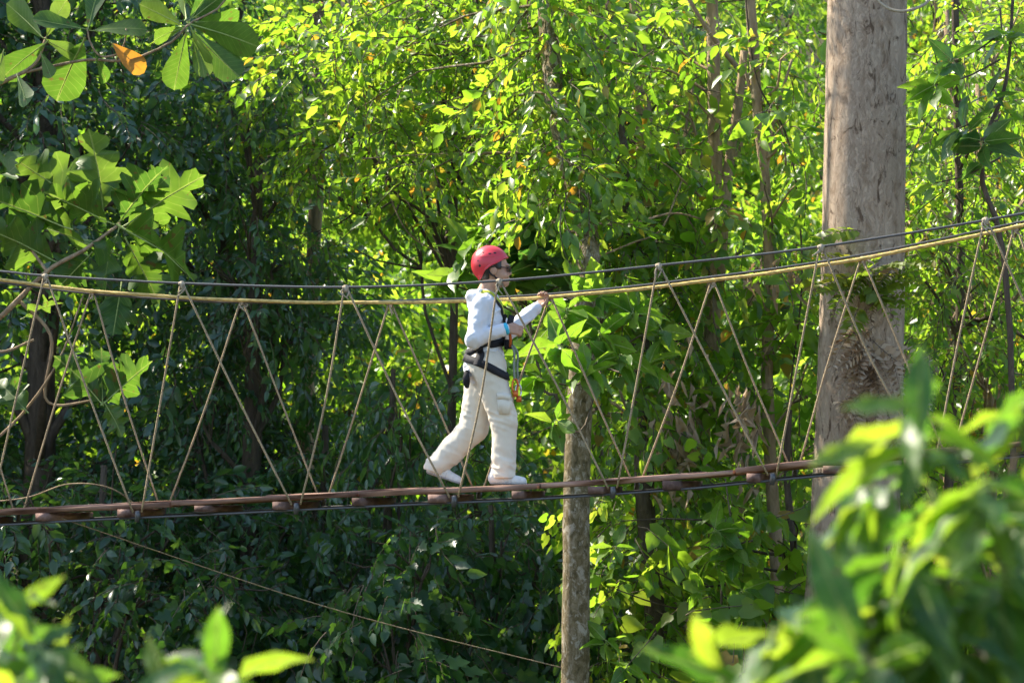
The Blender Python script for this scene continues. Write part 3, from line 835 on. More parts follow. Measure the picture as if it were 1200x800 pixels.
strap('pocket_flap', [(k[0] - .05, -.2, k[2] + .165), (k[0], -.2, k[2] + .17), (k[0] + .055, -.2, k[2] + .165)], .042, M_trous, tro, 12, .009, .003, Tt)
harness = obj('harness', None, person)
ang = np.linspace(0, 2 * math.pi, 16)
strap('waist_belt', [(-.045 + .15 * math.cos(t), .17 * math.sin(t), .965 + .04 * math.cos(t)) for t in ang], .052, M_black, harness, 60)
for s, h in ((-1, 'R'), (1, 'L')):
    c = J['hip' + h]
    strap('leg_loop', [(c[0] + .15 * math.cos(t) + .01, c[1] + s * .02 + .13 * math.sin(t), .82 - .06 * math.cos(t)) for t in ang], .055, M_black, harness, 60)
    strap('hip_strap', [(-.055, s * .2, .96), (-.075, s * .2, .90), (-.10, s * .2, .83)], .06, M_black, harness, 16)
M_lime = plain_mat('lime_webbing', (.42, .46, .05), .8, .3, var=.2, scale=90)
strap('chest_strap', [(-.06, -.10, 1.37), (.02, -.095, 1.33), (.085, -.075, 1.25), (.11, -.06, 1.18)], .030, M_lime, harness, 20)
strap('chest_strap', [(-.06, .10, 1.37), (.02, .095, 1.33), (.085, .075, 1.25), (.11, .06, 1.18)], .030, M_lime, harness, 20)
for s in (-1, 1):
    strap('shoulder_strap', [(.11, s * .06, 1.20), (.12, s * .05, 1.10), (.12, s * .03, 1.0)], .045, M_black, harness, 20, .012, .008)
    strap('shoulder_strap', [(.04, s * .12, 1.31), (.10, s * .10, 1.22), (.125, s * .06, 1.12)], .022, M_black, harness, 16)
a = Acc(); a.add(*box_np((.135, -.05, 1.135), (.022, .045, .055), Matrix.Rotation(.25, 3, 'Y'))); obj('chest_pad', a.mesh('chest_pad', M_black), harness)
a = Acc(); a.add(*box_np((.125, -.06, .985), (.03, .045, .032))); obj('buckle', a.mesh('buckle', M_black), harness)
a = Acc(); a.add(*tube_np(smooth_path([(-.165, -.13, .80), (-.185, -.13, .74), (-.165, -.13, .68), (-.155, -.13, .73), (-.165, -.13, .80)], 20), .011, 6)); a.add(*box_np((-.168, -.125, .745), (.02, .022, .045))); obj('gear_loop', a.mesh('gear_loop', M_black, False), harness)
M_lany = plain_mat('grey_lanyard', (.22, .25, .20), .8, .2)
M_or = plain_mat('orange_carabiner', (.60, .14, .03), .35, .6, .5, var=.1)
M_steel = plain_mat('steel', (.55, .55, .57), .3, .6, .9)
for dx, y, zb in ((0, -.14, .735), (.022, -.12, .70)):
    l = Acc(); l.add(*tube_np(smooth_path([(.13, -.07, 1.0), (.165 + dx, y, .93), (.165 + dx, y, .82), (.168 + dx, y, zb)], 18), .008, 6))
    lo = obj('lanyard', l.mesh('lanyard', M_lany, True), harness)
    t = np.linspace(0, 2 * math.pi, 18)
    c = Acc(); c.add(*tube_np(np.stack([.168 + dx + .020 * np.cos(t) + .004, y + .006 * np.cos(t), zb - .045 + .05 * np.sin(t)], -1), .0065, 6)); obj('carabiner', c.mesh('carabiner', M_or if dx == 0 else M_steel, True), lo)
    c = Acc(); c.add(*box_np((.176 + dx, y - .004, zb - .10), (.018, .010, .022))); obj('pulley', c.mesh('pulley', M_or), lo)
# loose orange sling from the near hand
a = Acc(); a.add(*tube_np(smooth_path([(.135, -.17, 1.06), (.14, -.15, 1.0), (.135, -.08, .96)], 10), .010, 6)); obj('sling', a.mesh('sling', M_or, True), harness)
# blue wrist band
d = nrm(J['wrR'] - J['elR']); t = np.linspace(-.012, .020, 6)
a = Acc(); a.add(*tube_np(J['wrR'] + d * t[:, None], [.036, .043, .0435, .043, .0425, .034], 16)); obj('wristband', a.mesh('wristband', plain_mat('blue_band', (.03, .42, .62), .5, .4, var=.1), True), person)
# ------------------------------------------------------------------ trunks seen singly
def px_path(pts, n=30):
    """[(px, py, depth)] -> smooth 3D path"""
    return smooth_path([np.array(P(*q)) for q in pts], n)
def to_ground(path):
    e = path[-1].copy(); e[2] = float(gz(e[0], e[1])) - .3
    e[0] += (path[-1][0] - path[-4][0]) * .5
    k = max(3, int((path[-1][2] - e[2]) / .4))
    return np.vstack([path, path[-1] + (e - path[-1]) * (np.linspace(0, 1, k + 1)[1:, None])])
def stem_tree(name, label, pts, w0, w1, bark, seed, n=30, crown=None, sprays=None, ns=10, cat='tree', jit=.03, extra=None, rn=.04):
    """a single trunk that follows surveyed points from high to low, down to the soil.  widths in metres (top, bottom)"""
    rng = np.random.default_rng(seed)
    pa = to_ground(px_path(pts, n)); base = pa[-1] + [0, 0, .3]
    root = obj(name, None, label=label, cat=cat, loc=base)
    W = Acc(); rr = np.linspace(w0, w1, len(pa)) / 2 * (1 + rn * rng.standard_normal(len(pa)))
    V, T = tube_np(pa - base, rr, ns, jit, rng)
    W.add(V, T)
    for q, r0, r1 in (extra or []):
        b = px_path(q, 16) - base
        W.add(*tube_np(b, np.linspace(r0, r1, 16), 7, .04, rng))
    if crown:
        A = Acc(); tp, mt, clumps, dens = crown
        clumps = [(np.array(c[0]), c[1]) if len(c) == 2 else (np.array(P(c[0], c[1], c[2])), c[3]) for c in clumps]
        for c, r in clumps:
            k = int(np.argmin(np.linalg.norm(pa - (c - [0, 0, .35]), axis=1)))
            branch(W, pa[k] - base, c - base, .016, .005, rng, .04, 5, 7)
        clump_sprays(A, tp, [(c - base, r, r * .65) for c, r in clumps], dens, rng)
    obj('trunk', W.mesh('trunk', BARK[bark], True), root)
    if crown:
        obj('crown', A.mesh('crown', [ML[mt], BARK['twig']]), root, kind='stuff')
    for (tp, mt, y0, y1, cnt, spread, nm) in (sprays or []):
        A = Acc()
        k = [i for i in range(n) if y0 <= np.linspace(0, 1, n)[i] <= y1]
        ii = rng.choice(k, cnt); th = rng.uniform(0, 6.28, cnt)
        out = np.stack([np.cos(th), np.sin(th), rng.normal(-.15, .3, cnt)], -1)
        pos = pa[ii] - base + out * (rng.uniform(.3, 1, cnt)[:, None] ** .7) * spread + rng.normal(0, .1, (cnt, 3))
        put_sprays(A, tp, pos, out + [0, 0, -.5], rng)
        obj(nm, A.mesh(nm, [ML[mt], BARK['twig']]), root, kind='stuff')
    return root, pa
T_vine = tpls('heart', 9, .45, .095, .8)
T_small = tpls('o8', 9, .34, .10, .5)
hi = lambda px, y, dz: tuple(np.array(P(px, 0, y)) + [0, 0, dz])
UPC = [(390, 40, 23.6, .5), (440, 70, 23.3, .5), (470, 25, 23.5, .5), (515, 65, 23.2, .5), (480, 125, 23.0, .45), (560, 110, 23, .5), (600, 55, 22.9, .45), (425, 125, 23.2, .4), (545, 30, 23.3, .5), (610, 140, 22.4, .4), (590, 195, 22.3, .4), (535, 185, 22.7, .45), (490, 205, 23, .4),
       (650, 150, 21.1, .26), (668, 225, 20.8, .28), (655, 60, 21.4, .25), (636, 105, 21.2, .28), (662, 185, 20.9, .24), (640, 20, 21.5, .24), (690, 255, 20.7, .22), (705, 285, 20.9, .25), (640, 255, 21.4, .3), (365, 85, 23.8, .4)]
RC1 = [(700, 60, 23.2, .4), (765, 35, 23.2, .45), (795, 100, 22.8, .4), (775, 190, 22.7, .45), (805, 255, 22.6, .4), (720, 110, 23.4, .4), (830, 350, 22.6, .36), (860, 430, 22.6, .34)]
RC2 = [(930, 60, 22.2, .4), (925, 140, 22.3, .4), (935, 215, 22.2, .38), (915, 300, 22.2, .36), (868, 235, 22.9, .3), (945, 375, 22.2, .36), (905, 400, 22.3, .3), (935, 460, 22.3, .38), (960, 520, 22.4, .3)]
RC3 = [(700, 180, 23.6, .42), (745, 230, 23.6, .42), (715, 250, 23.5, .4), (770, 290, 23.5, .42), (790, 370, 23.4, .4), (735, 330, 23.5, .36), (700, 120, 23.8, .4), (780, 430, 23.5, .36)]
RC4 = [(1095, 60, 21.9, .4), (1155, 40, 21.9, .42), (1110, 215, 21.8, .4), (1165, 245, 21.7, .42), (1090, 295, 21.7, .36), (1150, 330, 21.7, .4), (1185, 140, 21.8, .4), (1095, 420, 21.7, .36), (1160, 420, 21.8, .4), (1190, 330, 21.9, .4), (1080, 140, 22, .32)]
RC5 = [(862, 600, 21.3, .26), (895, 640, 21.2, .28), (930, 610, 21.5, .26), (825, 640, 21.4, .26), (858, 705, 21.2, .28), (905, 720, 21.3, .28), (800, 735, 21.4, .28), (728, 610, 21.6, .24), (722, 690, 21.5, .26), (745, 770, 21.4, .26), (770, 670, 21.5, .24)]
stem_tree('forest_tree', 'thick pale grey trunk with flaking bark behind the bridge', [(1016, -260, 21.2), (1016, 0, 21), (1012, 250, 21), (1009, 420, 21), (1004, 560, 21), (998, 690, 21), (990, 820, 21)],
          .62, .80, 'pale', 61, 46, ((T_mid), 'bright', [(hi(1016 + 120 * math.cos(i), 21.2 + 1.2 * math.sin(2 * i), 3.6 + .5 * (i % 3)), .8) for i in range(7)], 26), ns=36, jit=.006, rn=.004)
stem_tree('forest_tree', 'slim mossy trunk curving up behind the walker', [(634, -90, 22.2), (640, 0, 22), (645, 60, 21.8), (653, 125, 21.5), (670, 205, 21.2), (687, 265, 21), (688, 350, 20.8), (681, 440, 20.7), (676, 560, 20.65), (675, 680, 20.6), (674, 830, 20.6)],
          .15, .245, 'mossy', 62, 48, (T_fine + T_mid, 'bright', [(hi(600 + 30 * i, 22.2, 3.2 + .4 * (i % 2)), .5) for i in range(3)] + UPC, 46), ns=18, jit=.012, rn=.01,
          sprays=[(T_mid, 'bright', .03, .46, 150, .34, 'leafy_shoots')])
stem_tree('forest_tree', 'straight thin tan stem joined by a leaning branch', [(833, -60, 23), (836, 60, 23), (838, 180, 23), (838, 320, 23), (832, 420, 23.1), (818, 500, 23.2), (806, 580, 23.2), (800, 690, 23.2), (798, 820, 23.2)],
          .10, .22, 'tan', 63, 34, (T_mid + T_big, 'bright', RC1, 40), sprays=[(T_vine, 'mid', .42, 1, 120, .32, 'climbing_leaves')], extra=[([(872, 60, 23.1), (868, 100, 23.1), (856, 180, 23.05), (848, 250, 23), (842, 330, 23)], .035, .06), ([(796, -20, 22.8), (826, 30, 22.8), (858, 72, 22.9), (884, 100, 22.9)], .016, .03)])
stem_tree('forest_tree', 'thin light brown stem left of the big pale trunk', [(874, -60, 22.6), (882, 40, 22.6), (888, 130, 22.6), (897, 220, 22.6), (902, 330, 22.6), (899, 440, 22.6), (904, 560, 22.6), (910, 660, 22.6), (912, 820, 22.6)],
          .085, .13, 'tan', 64, 34, (T_mid + T_big, 'bright', RC2, 40), sprays=[(T_small, 'bright', 0, .5, 26, .5, 'leafy_shoots')], extra=[([(928, 70, 22.7), (905, 150, 22.6), (892, 92, 22.6)][:2] + [(897, 220, 22.6)], .012, .02), ([(870, 60, 22.6), (880, 105, 22.6), (915, 150, 22.7), (922, 210, 22.9)], .012, .01)])
stem_tree('forest_tree', 'vine-clad trunk hung with small climbing leaves', [(716, -60, 24.2), (716, 60, 24.1), (722, 140, 23.9), (738, 240, 23.5), (748, 340, 23.0), (752, 460, 22.6), (757, 600, 22.4), (768, 720, 22.3), (772, 830, 22.3)],
          .11, .22, 'dark', 65, 36, (T_vine, 'bright', RC3, 56), sprays=[(T_vine, 'bright', .26, 1, 520, .46, 'climbing_leaves')])
stem_tree('forest_tree', 'short leaning tan trunk half hidden above the vine-clad trunk', [(745, -60, 26), (748, 60, 26), (752, 120, 26), (757, 180, 26), (760, 300, 26), (760, 830, 26)], .16, .22, 'tan', 66, 24)
stem_tree('forest_tree', 'dark slender trunk in the shade left of the walker', [(372, -60, 29.5), (374, 120, 29.5), (370, 240, 29.5), (362, 420, 29.5), (356, 640, 29.5), (352, 830, 29.5)], .13, .24, 'tan', 67, 24)
stem_tree('forest_tree', 'dark thin stem right of the big pale trunk', [(1118, -60, 22.4), (1122, 150, 22.4), (1126, 300, 22.4), (1122, 420, 22.4), (1110, 600, 22.4), (1105, 830, 22.4)], .06, .10, 'dark', 68, 24, (T_fine, 'bright', RC4, 56),
          sprays=[(T_small, 'mid', .1, .6, 60, .55, 'leafy_shoots')], extra=[([(1200, 395, 21.8), (1160, 372, 22), (1128, 385, 22.4)], .015, .03), ([(1085, 330, 22), (1105, 360, 22.2), (1124, 400, 22.4)], .012, .02)])
stem_tree('forest_tree', 'slender stem standing under the right end of the deck', [(925, 480, 22.0), (922, 560, 22.0), (930, 640, 22.0), (936, 720, 22.0), (938, 830, 22.0)], .05, .10, 'dark', 69, 16, (T_heart, 'bright', RC5, 40))
# lianas and bare hanging branches
def liana(label, pts, r, mat, n=34, cat='liana', name='liana'):
    a = Acc(); pa = px_path(pts, n); b = pa[0]
    a.add(*tube_np(pa - b, r, 6)); return obj(name, a.mesh(name, mat, True), None, label, cat, loc=b)
liana('long bare horizontal branch above the walker', [(425, 186, 23.2), (500, 181, 23.0), (560, 180, 22.8), (630, 178, 22.5), (700, 175, 22.2), (720, 178, 24.4)], [.006] * 10 + [.014] * 24, BARK['tan'], cat='branch', name='bare_branch')
liana('thin pale branch sloping behind the red helmet', [(690, 262, 21.2), (740, 262, 21.6), (790, 250, 22), (838, 262, 23)], .009, BARK['tan'], cat='branch', name='bare_branch')
liana('bare twig crossing the leaves right of the vine-clad trunk', [(690, 305, 22), (740, 285, 22.2), (775, 268, 22.6), (800, 210, 23)], .008, BARK['tan'], cat='branch', name='bare_branch')
liana('thin liana slanting in front of the thin tan stems', [(870, -40, 22.2), (886, 90, 22.2), (925, 170, 22.4), (940, 320, 22.4), (925, 470, 22.4), (930, 560, 22.5)], .008, BARK['dark'])
liana('bare liana hanging past the upper edge of the curved trunk', [(590, -60, 23.5), (592, 60, 23.5), (588, 140, 23.5), (600, 220, 23.6)], .007, BARK['dark'])
liana('bare liana hanging beside the curved trunk', [(618, -60, 23.2), (618, 70, 23.2), (612, 150, 23.2)], .006, BARK['dark'])
liana('pale liana looping down left of the slim mossy trunk', [(400, -60, 24), (430, 130, 24), (470, 260, 24), (520, 300, 24.2)], .007, BARK['tan'])
liana('thin grey string tied beside the big pale trunk', [(1062, 184, 20.8), (1080, 160, 20.8), (1098, 128, 20.9), (1120, 90, 21.4)], .005, M_rope_t, cat='string', name='string')
liana('pale rope loop hanging round the top of the big trunk', [(1018, -40, 20.55), (1026, -4, 20.55), (1046, 12, 20.5), (1070, 11, 20.5), (1090, -2, 20.6), (1098, -40, 20.7)], .012, M_knot, cat='rope', name='rope_loop')
liana('thin twig arching under the left end of the deck', [(-40, 590, 21), (30, 583, 20.9), (80, 567, 20.8), (130, 572, 20.8), (170, 600, 21.2)], .006, BARK['tan'], cat='branch', name='bare_branch')

# ------------------------------------------------------------------ big leaves built one by one
def big_leaf(name, half, mats, droop=.18, cup=.10, wav=.0, stalk=.12, seed=0):
    """leaf blade from its half outline [(x, y)...] base to tip, length 1 along +X; stalk behind the base"""
    rng = np.random.default_rng(seed)
    o = np.array(half, float); V = []; T = []
    zz = lambda x, y: -droop * x * x + cup * abs(y) * 1.2 + wav * math.sin(x * 14 + 2 * np.sign(y)) * abs(y) * 3
    mid = [(x, 0) for x in np.linspace(0, 1, 7)]
    for x, y in mid: V.append((x, 0, zz(x, 0) - .012))
    nm = len(mid)
    for s in (1, -1):
        st = len(V)
        for x, y in o[1:-1]: V.append((x + rng.normal(0, .008), s * y * (1 + rng.normal(0, .04)), zz(x, y * s)))
        ch = [0] + list(range(st, st + len(o) - 2)) + [nm - 1]; xs = [V[c][0] for c in ch]
        i = j = 0                                     # stitch the outline to the midrib
        while i < nm - 1 or j < len(ch) - 1:
            if j >= len(ch) - 1 or (i < nm - 1 and V[i + 1][0] <= xs[j + 1] + .03): t = (i, i + 1, ch[j]); i += 1
            else: t = (i, ch[j + 1], ch[j]); j += 1
            if len(set(t)) == 3: T.append(t if s > 0 else t[::-1])
    a = Acc(); a.add(V, T, 0)
    a.add(*tube_np([(-stalk, 0, .02), (0, 0, -.005), (.5, 0, zz(.5, 0) - .016), (.92, 0, zz(.92, 0) - .012)], [.014, .012, .008, .003], 4, caps=False), 1)
    return a.mesh(name, mats)
def lobed(nl, depth, w):
    pts = [(0, 0), (.04, .10 * w)]
    for i in range(nl):
        t0 = .10 + .80 * i / nl; t1 = .10 + .80 * (i + 1) / nl
        ww = w * (1.0 if i else .62) * math.sin(math.pi * min(1, (.28 + .72 * (i + .6) / nl))) ** .55
        pts += [(t0 + .02, ww * (1 - depth)), (t0 + .09, ww * .90), (t0 + .16, ww), (t0 + .20, ww * .86)]
    pts += [(.95, .10 * w), (1, 0)]
    return pts
OB = [(0, 0), (.12, .05), (.3, .11), (.55, .20), (.75, .245), (.88, .22), (.96, .13), (1, 0)]          # obovate
EL = [(0, 0), (.08, .06), (.25, .13), (.45, .16), (.65, .135), (.82, .075), (.93, .025), (1, 0)]         # mango-like
OV = [(0, 0), (.06, .09), (.2, .19), (.4, .24), (.6, .21), (.8, .11), (.93, .035), (1, 0)]              # ovate, pointed
LN = [(0, 0), (.15, .05), (.4, .085), (.7, .06), (1, 0)]
M_bf = leaf_mat('leaf_breadfruit', G3((.04, .10, .02), (.06, .13, .02), (.08, .15, .03)), G3((.09, .20, .02), (.14, .27, .02), (.18, .30, .03)), .5, .48, veins=9, by_object=True)
M_ob = leaf_mat('leaf_obovate', G3((.04, .10, .02), (.06, .125, .02), (.08, .14, .025)), G3((.09, .20, .02), (.14, .27, .02), (.19, .30, .03)), .5, .45, veins=12, by_object=True)
M_mg = leaf_mat('leaf_mango', G3((.018, .055, .024), (.03, .085, .026), (.05, .12, .03)), G3((.11, .30, .02), (.22, .44, .02), (.42, .56, .03)), .5, .40, veins=16, by_object=True, spec=.38)
M_pl = leaf_mat('leaf_sapling', G3((.05, .12, .02), (.07, .15, .02), (.09, .17, .03)), G3((.2, .44, .02), (.28, .52, .03), (.38, .58, .04)), .5, .36, veins=12, by_object=True)
M_dk = leaf_mat('leaf_glossy_dark', G3((.022, .07, .03), (.035, .085, .03), (.05, .10, .035)), G3((.10, .28, .03), (.16, .36, .03), (.2, .4, .03)), .4, .3, veins=14, by_object=True)
M_orl = leaf_mat('leaf_orange', [(0, (.45, .16, .02)), (1, (.5, .2, .03))], [(0, (.8, .34, .02)), (1, (.85, .4, .04))], .5, .45, by_object=True)
M_stk = plain_mat('green_stalk', (.26, .33, .10), .6, .3)
LM = {
 'bf': [big_leaf('breadfruit_leaf', lobed(5, .45, .42), [M_bf, M_stk], .20, .25, .16, .10, 1), big_leaf('breadfruit_leaf', lobed(4, .42, .43), [M_bf, M_stk], .34, .20, .18, .10, 2), big_leaf('breadfruit_leaf', lobed(5, .48, .40), [M_bf, M_stk], .10, .34, .14, .10, 3)],
 'ob': [big_leaf('obovate_leaf', OB, [M_ob, M_stk], d, c, .03, .05, i) for i, (d, c) in enumerate(((.12, .10), (.22, .05), (.05, .2)))],
 'or': [big_leaf('orange_leaf', OB, [M_orl, M_stk], .2, .25, .08, .05, 4)],
 'mg': [big_leaf('mango_leaf', EL, [M_mg, M_stk], d, c, .10, .10, i) for i, (d, c) in enumerate(((.15, .25), (.35, .18), (.55, .3), (.05, .2)))],
 'pl': [big_leaf('sapling_leaf', OV, [M_pl, M_stk], d, c, .05, .12, i) for i, (d, c) in enumerate(((.15, .15), (.3, .1), (.45, .2)))],
 'dk': [big_leaf('dark_leaf', OV, [M_dk, M_stk], d, c, .05, .1, i) for i, (d, c) in enumerate(((.15, .15), (.35, .1)))],
 'dry': [big_leaf('dry_leaf', LN if i else OB, [ML['dry'], BARK['twig']], .3, .8 + .3 * i, .5, .1, 7 + i) for i in range(3)],
}
lrng = np.random.default_rng(404)
def leaf_at(root, kind, base, tip, roll=0.0, face=None, scale=1.0, name='leaf'):
    """one leaf object from base to tip (world points); face = direction its upper side looks"""
    base, tip = np.array(base, float), np.array(tip, float)
    ax = tip - base; L = np.linalg.norm(ax); X = ax / L
    f = np.array(face if face is not None else (0, -.8, .6)) + lrng.normal(0, .18, 3)
    Z = f - X * (f @ X); Z = Z / max(np.linalg.norm(Z), 1e-6); Y = np.cross(Z, X)
    c, s = math.cos(roll), math.sin(roll); Y, Z = Y * c + Z * s, Z * c - Y * s
    m = Matrix(((X[0], Y[0], Z[0], 0), (X[1], Y[1], Z[1], 0), (X[2], Y[2], Z[2], 0), (0, 0, 0, 1)))
    me = LM[kind][int(lrng.integers(0, len(LM[kind])))]
    o = obj(name, me, root)
    o.matrix_local = Matrix.Translation(Vector(base) - root.location) @ m @ Matrix.Diagonal((L * scale, L * scale, L * scale, 1))
    return o
def plant(name, label, cat, base, group=None):
    return obj(name, None, label=label, cat=cat, loc=Vector(base), group=group)
def stem(root, pts, r0, r1, bark, n=20, name='branch'):
    a = Acc(); pa = px_path(pts, n); a.add(*tube_np(pa - np.array(root.location), np.linspace(r0, r1, n), 7, .04, lrng))
    return obj(name, a.mesh(name, BARK[bark], True), root)
def whorl(root, kind, c, n, L, axis=(0, 0, 1), open_=.9, droop=.3, jitter=.25, lmin=.7, gap=.02, sunny=.65):
    """n leaves round a shoot tip"""
    c = np.array(c, float); ax = nrm(np.array(axis, float)); a = nrm(np.cross(ax, [.3, 1, .2])); b = np.cross(ax, a)
    t0 = lrng.uniform(0, 6.28)
    for i in range(n):
        t = t0 + i * 2.4; r = open_ + lrng.normal(0, jitter)
        d = nrm(ax * math.cos(r) + (a * math.cos(t) + b * math.sin(t)) * math.sin(r) + np.array([0, 0, -droop]) + lrng.normal(0, .12, 3))
        l = L * lrng.uniform(lmin, 1.15); p = c + d * gap - ax * gap * i * .5
        leaf_at(root, kind, p, p + d * l, lrng.normal(0, .35), face=(-.35, .75, .7) if lrng.random() < sunny else nrm(ax + np.array([0, 0, .8])))

# breadfruit on the left, behind the ropes
bf = plant('breadfruit_tree', 'breadfruit tree with huge lobed leaves behind the left handrail', 'tree', P(-80, 575, 20.6))
stem(bf, [(-75, -200, 20.9), (-78, 200, 20.8), (-85, 450, 20.7), (-90, 900, 20.6), (-95, 1900, 20.6)], .06, .10, 'tan', name='trunk')
for q, r in (([(-85, 430, 20.7), (-40, 395, 20.6), (0, 372, 20.5), (55, 318, 20.4), (100, 292, 20.4), (141, 262, 20.4)], (.028, .012)), ([(55, 318, 20.4), (30, 285, 20.5), (-10, 250, 20.5)], (.014, .010)),
             ([(20, 350, 20.5), (60, 395, 20.5), (55, 470, 20.6), (118, 468, 20.6)], (.016, .009)), ([(-40, 395, 20.6), (0, 412, 20.6), (40, 398, 20.6)], (.014, .010)), ([(-85, 600, 20.7), (-20, 530, 20.6), (30, 480, 20.6), (70, 420, 20.5), (98, 345, 20.5)], (.016, .006))):
    stem(bf, q, r[0], r[1], 'tan')
BFL = [((121, 245), (116, 158), 0, -.2), ((98, 240), (24, 188), .1, -.1), ((127, 260), (58, 222), -.1, -.3), ((142, 257), (186, 187), 0, .2), ((150, 262), (230, 202), .15, .1), ((146, 268), (243, 302), -.2, .1), ((150, 285), (188, 352), .1, 0),
       ((138, 272), (104, 330), -.2, 1.2), ((76, 266), (-6, 228), .1, 0), ((62, 305), (-8, 262), .2, .3), ((104, 300), (58, 345), .1, .1), ((-4, 218), (34, 168), .1, 0), ((142, 335), (132, 394), .1, .2), ((30, 290), (40, 225), .25, .2), ((-10, 250), (-70, 190), .1, 0), ((-10, 255), (-60, 300), 0, 0), ((100, 285), (60, 262), .3, .4),
       ((117, 470), (82, 418), .05, .2), ((120, 468), (119, 412), .1, -.4), ((124, 470), (170, 424), .0, .1), ((124, 474), (148, 508), -.1, .3), ((30, 480), (-5, 440), .1, 0), ((28, 372), (62, 345), .2, 1.0), ((170, 300), (178, 270), .2, .4)]
for (b, t, dy, roll) in BFL:
    leaf_at(bf, 'bf', P(*b, 20.42 + dy * .3), P(*t, 20.42 + dy + lrng.normal(0, .12)), roll + lrng.normal(0, .2), face=(-.35, .9, .7) if lrng.random() < .8 else (-.2, -.8, .5), scale=1.05)

# obovate-leaved branch top left
ob = plant('almond_tree', 'branch with paddle-shaped leaves reaching in over the breadfruit', 'tree', P(-150, 575, 20.2))
stem(ob, [(-150, -200, 20.4), (-150, 400, 20.2), (-150, 1000, 20.2), (-150, 1900, 20.2)], .07, .12, 'tan', name='trunk')
for q, r in (([(-150, 180, 20.3), (-60, 130, 20.2), (0, 98, 20.1), (40, 76, 20.1), (54, 44, 20.1)], (.026, .010)), ([(25, 86, 20.1), (60, 78, 20.1), (105, 70, 20.05), (150, 71, 20.0), (200, 50, 20.0), (222, 28, 20.0), (258, 8, 20.0), (280, -30, 20)], (.013, .007)),
             ([(140, 64, 20.0), (118, 66, 20), (106, 50, 20), (102, 33, 20.0)], (.009, .006)), ([(137, 70, 20), (146, 50, 20), (148, 34, 20)], (.008, .006))):
    stem(ob, q, r[0], r[1], 'tan')
OBL = [((103, 34), (114, -18), 0), ((100, 34), (47, 22), 0), ((108, 36), (161, 26), .1), ((98, 48), (74, 92), .5), ((112, 66), (126, 93), .1), ((222, 28), (295, 46), 0), ((222, 24), (247, -16), .1), ((218, 22), (207, -25), .2), ((216, 32), (182, 42), .1), ((218, 38), (205, 96), .1), ((226, 38), (272, 84), .2), ((214, 30), (172, 8), .2),
       ((228, 20), (262, -8), 0), ((226, 40), (242, 78), -.2), ((54, 50), (12, 78), .1), ((52, 46), (84, 62), .3), ((48, 62), (60, 88), .1), ((20, 88), (34, 120), 0), ((54, 44), (70, 8), .1), ((50, 44), (20, 10), .2), ((8, 92), (-30, 60), .1), ((222, 30), (232, 66), -.3), ((4, 60), (-4, 92), .1), ((230, 26), (266, 22), .35)]
for (b, t, dy) in OBL:
    leaf_at(ob, 'ob', P(*b, 20.0), P(*t, 20.0 + dy + lrng.normal(0, .08)), lrng.normal(0, .25), face=(-.3, .9, .75) if lrng.random() < .75 else (-.1, -.8, .5), scale=1.15)
leaf_at(ob, 'or', P(130, 50, 19.98), P(168, 82, 19.95), .1)

# bright understorey sapling in front of the slim trunk
sp = plant('understorey_sapling', 'sapling with bright back-lit leaf clusters beside the slim mossy trunk', 'sapling', P(715, 575, 21.0))
stem(sp, [(700, 330, 20.9), (705, 420, 20.95), (690, 480, 21), (677, 560, 21.1), (675, 1500, 21.1)], .008, .018, 'twig', name='trunk')
for (x, y, d, n, L) in [(655, 402, 20.2, 7, .26), (702, 388, 20.5, 7, .26), (690, 432, 20.1, 7, .27), (728, 415, 20.4, 6, .22), (632, 440, 20.4, 6, .20), (742, 365, 20.6, 6, .24), (665, 362, 20.6, 6, .26), (652, 492, 20.4, 4, .17), (760, 425, 20.6, 6, .2), (705, 345, 20.8, 6, .25), (622, 405, 20.5, 5, .22), (775, 385, 20.7, 6, .22)]:
    whorl(sp, 'pl', P(x, y, d - .35), n + 3, L * 1.2, (lrng.normal(0, .35), -.6, .8), 1.05, .4, sunny=.9)
    stem(sp, [(x, y, d - .35), ((x + 712) / 2, y + 12, d), (705, min(430, y + 40), 20.96)], .005, .009, 'twig', 8)
# leaves behind the helmet
sh = plant('understorey_shrub', 'shrub of large glossy leaves behind the red helmet', 'shrub', P(600, 575, 22.3))
stem(sh, [(610, 200, 22.3), (612, 320, 22.3), (635, 450, 22.3), (664, 560, 22.3), (676, 1400, 22.3)], .008, .02, 'twig', name='trunk')
for (x, y, d, n, L, kd) in [(535, 312, 21.9, 9, .30, 'pl'), (550, 290, 22.0, 8, .28, 'pl'), (515, 330, 22, 6, .24, 'pl'), (610, 285, 22, 9, .36, 'dk'), (645, 300, 21.9, 9, .36, 'dk'), (625, 255, 22, 8, .33, 'dk'), (600, 325, 22.1, 7, .3, 'pl'), (655, 335, 22.2, 8, .3, 'dk'), (565, 265, 22.1, 8, .26, 'pl')]:
    whorl(sh, kd, P(x, y, d), n + 3, L * 1.15, (lrng.normal(0, .3), -.3, 1), 1.15, .35)
    stem(sh, [(x, y, d), ((x + 605) / 2, y + 14, 22.15), (612 + .18 * max(0, y - 290), min(520, y + 45), 22.3)], .006, .010, 'twig', 8)
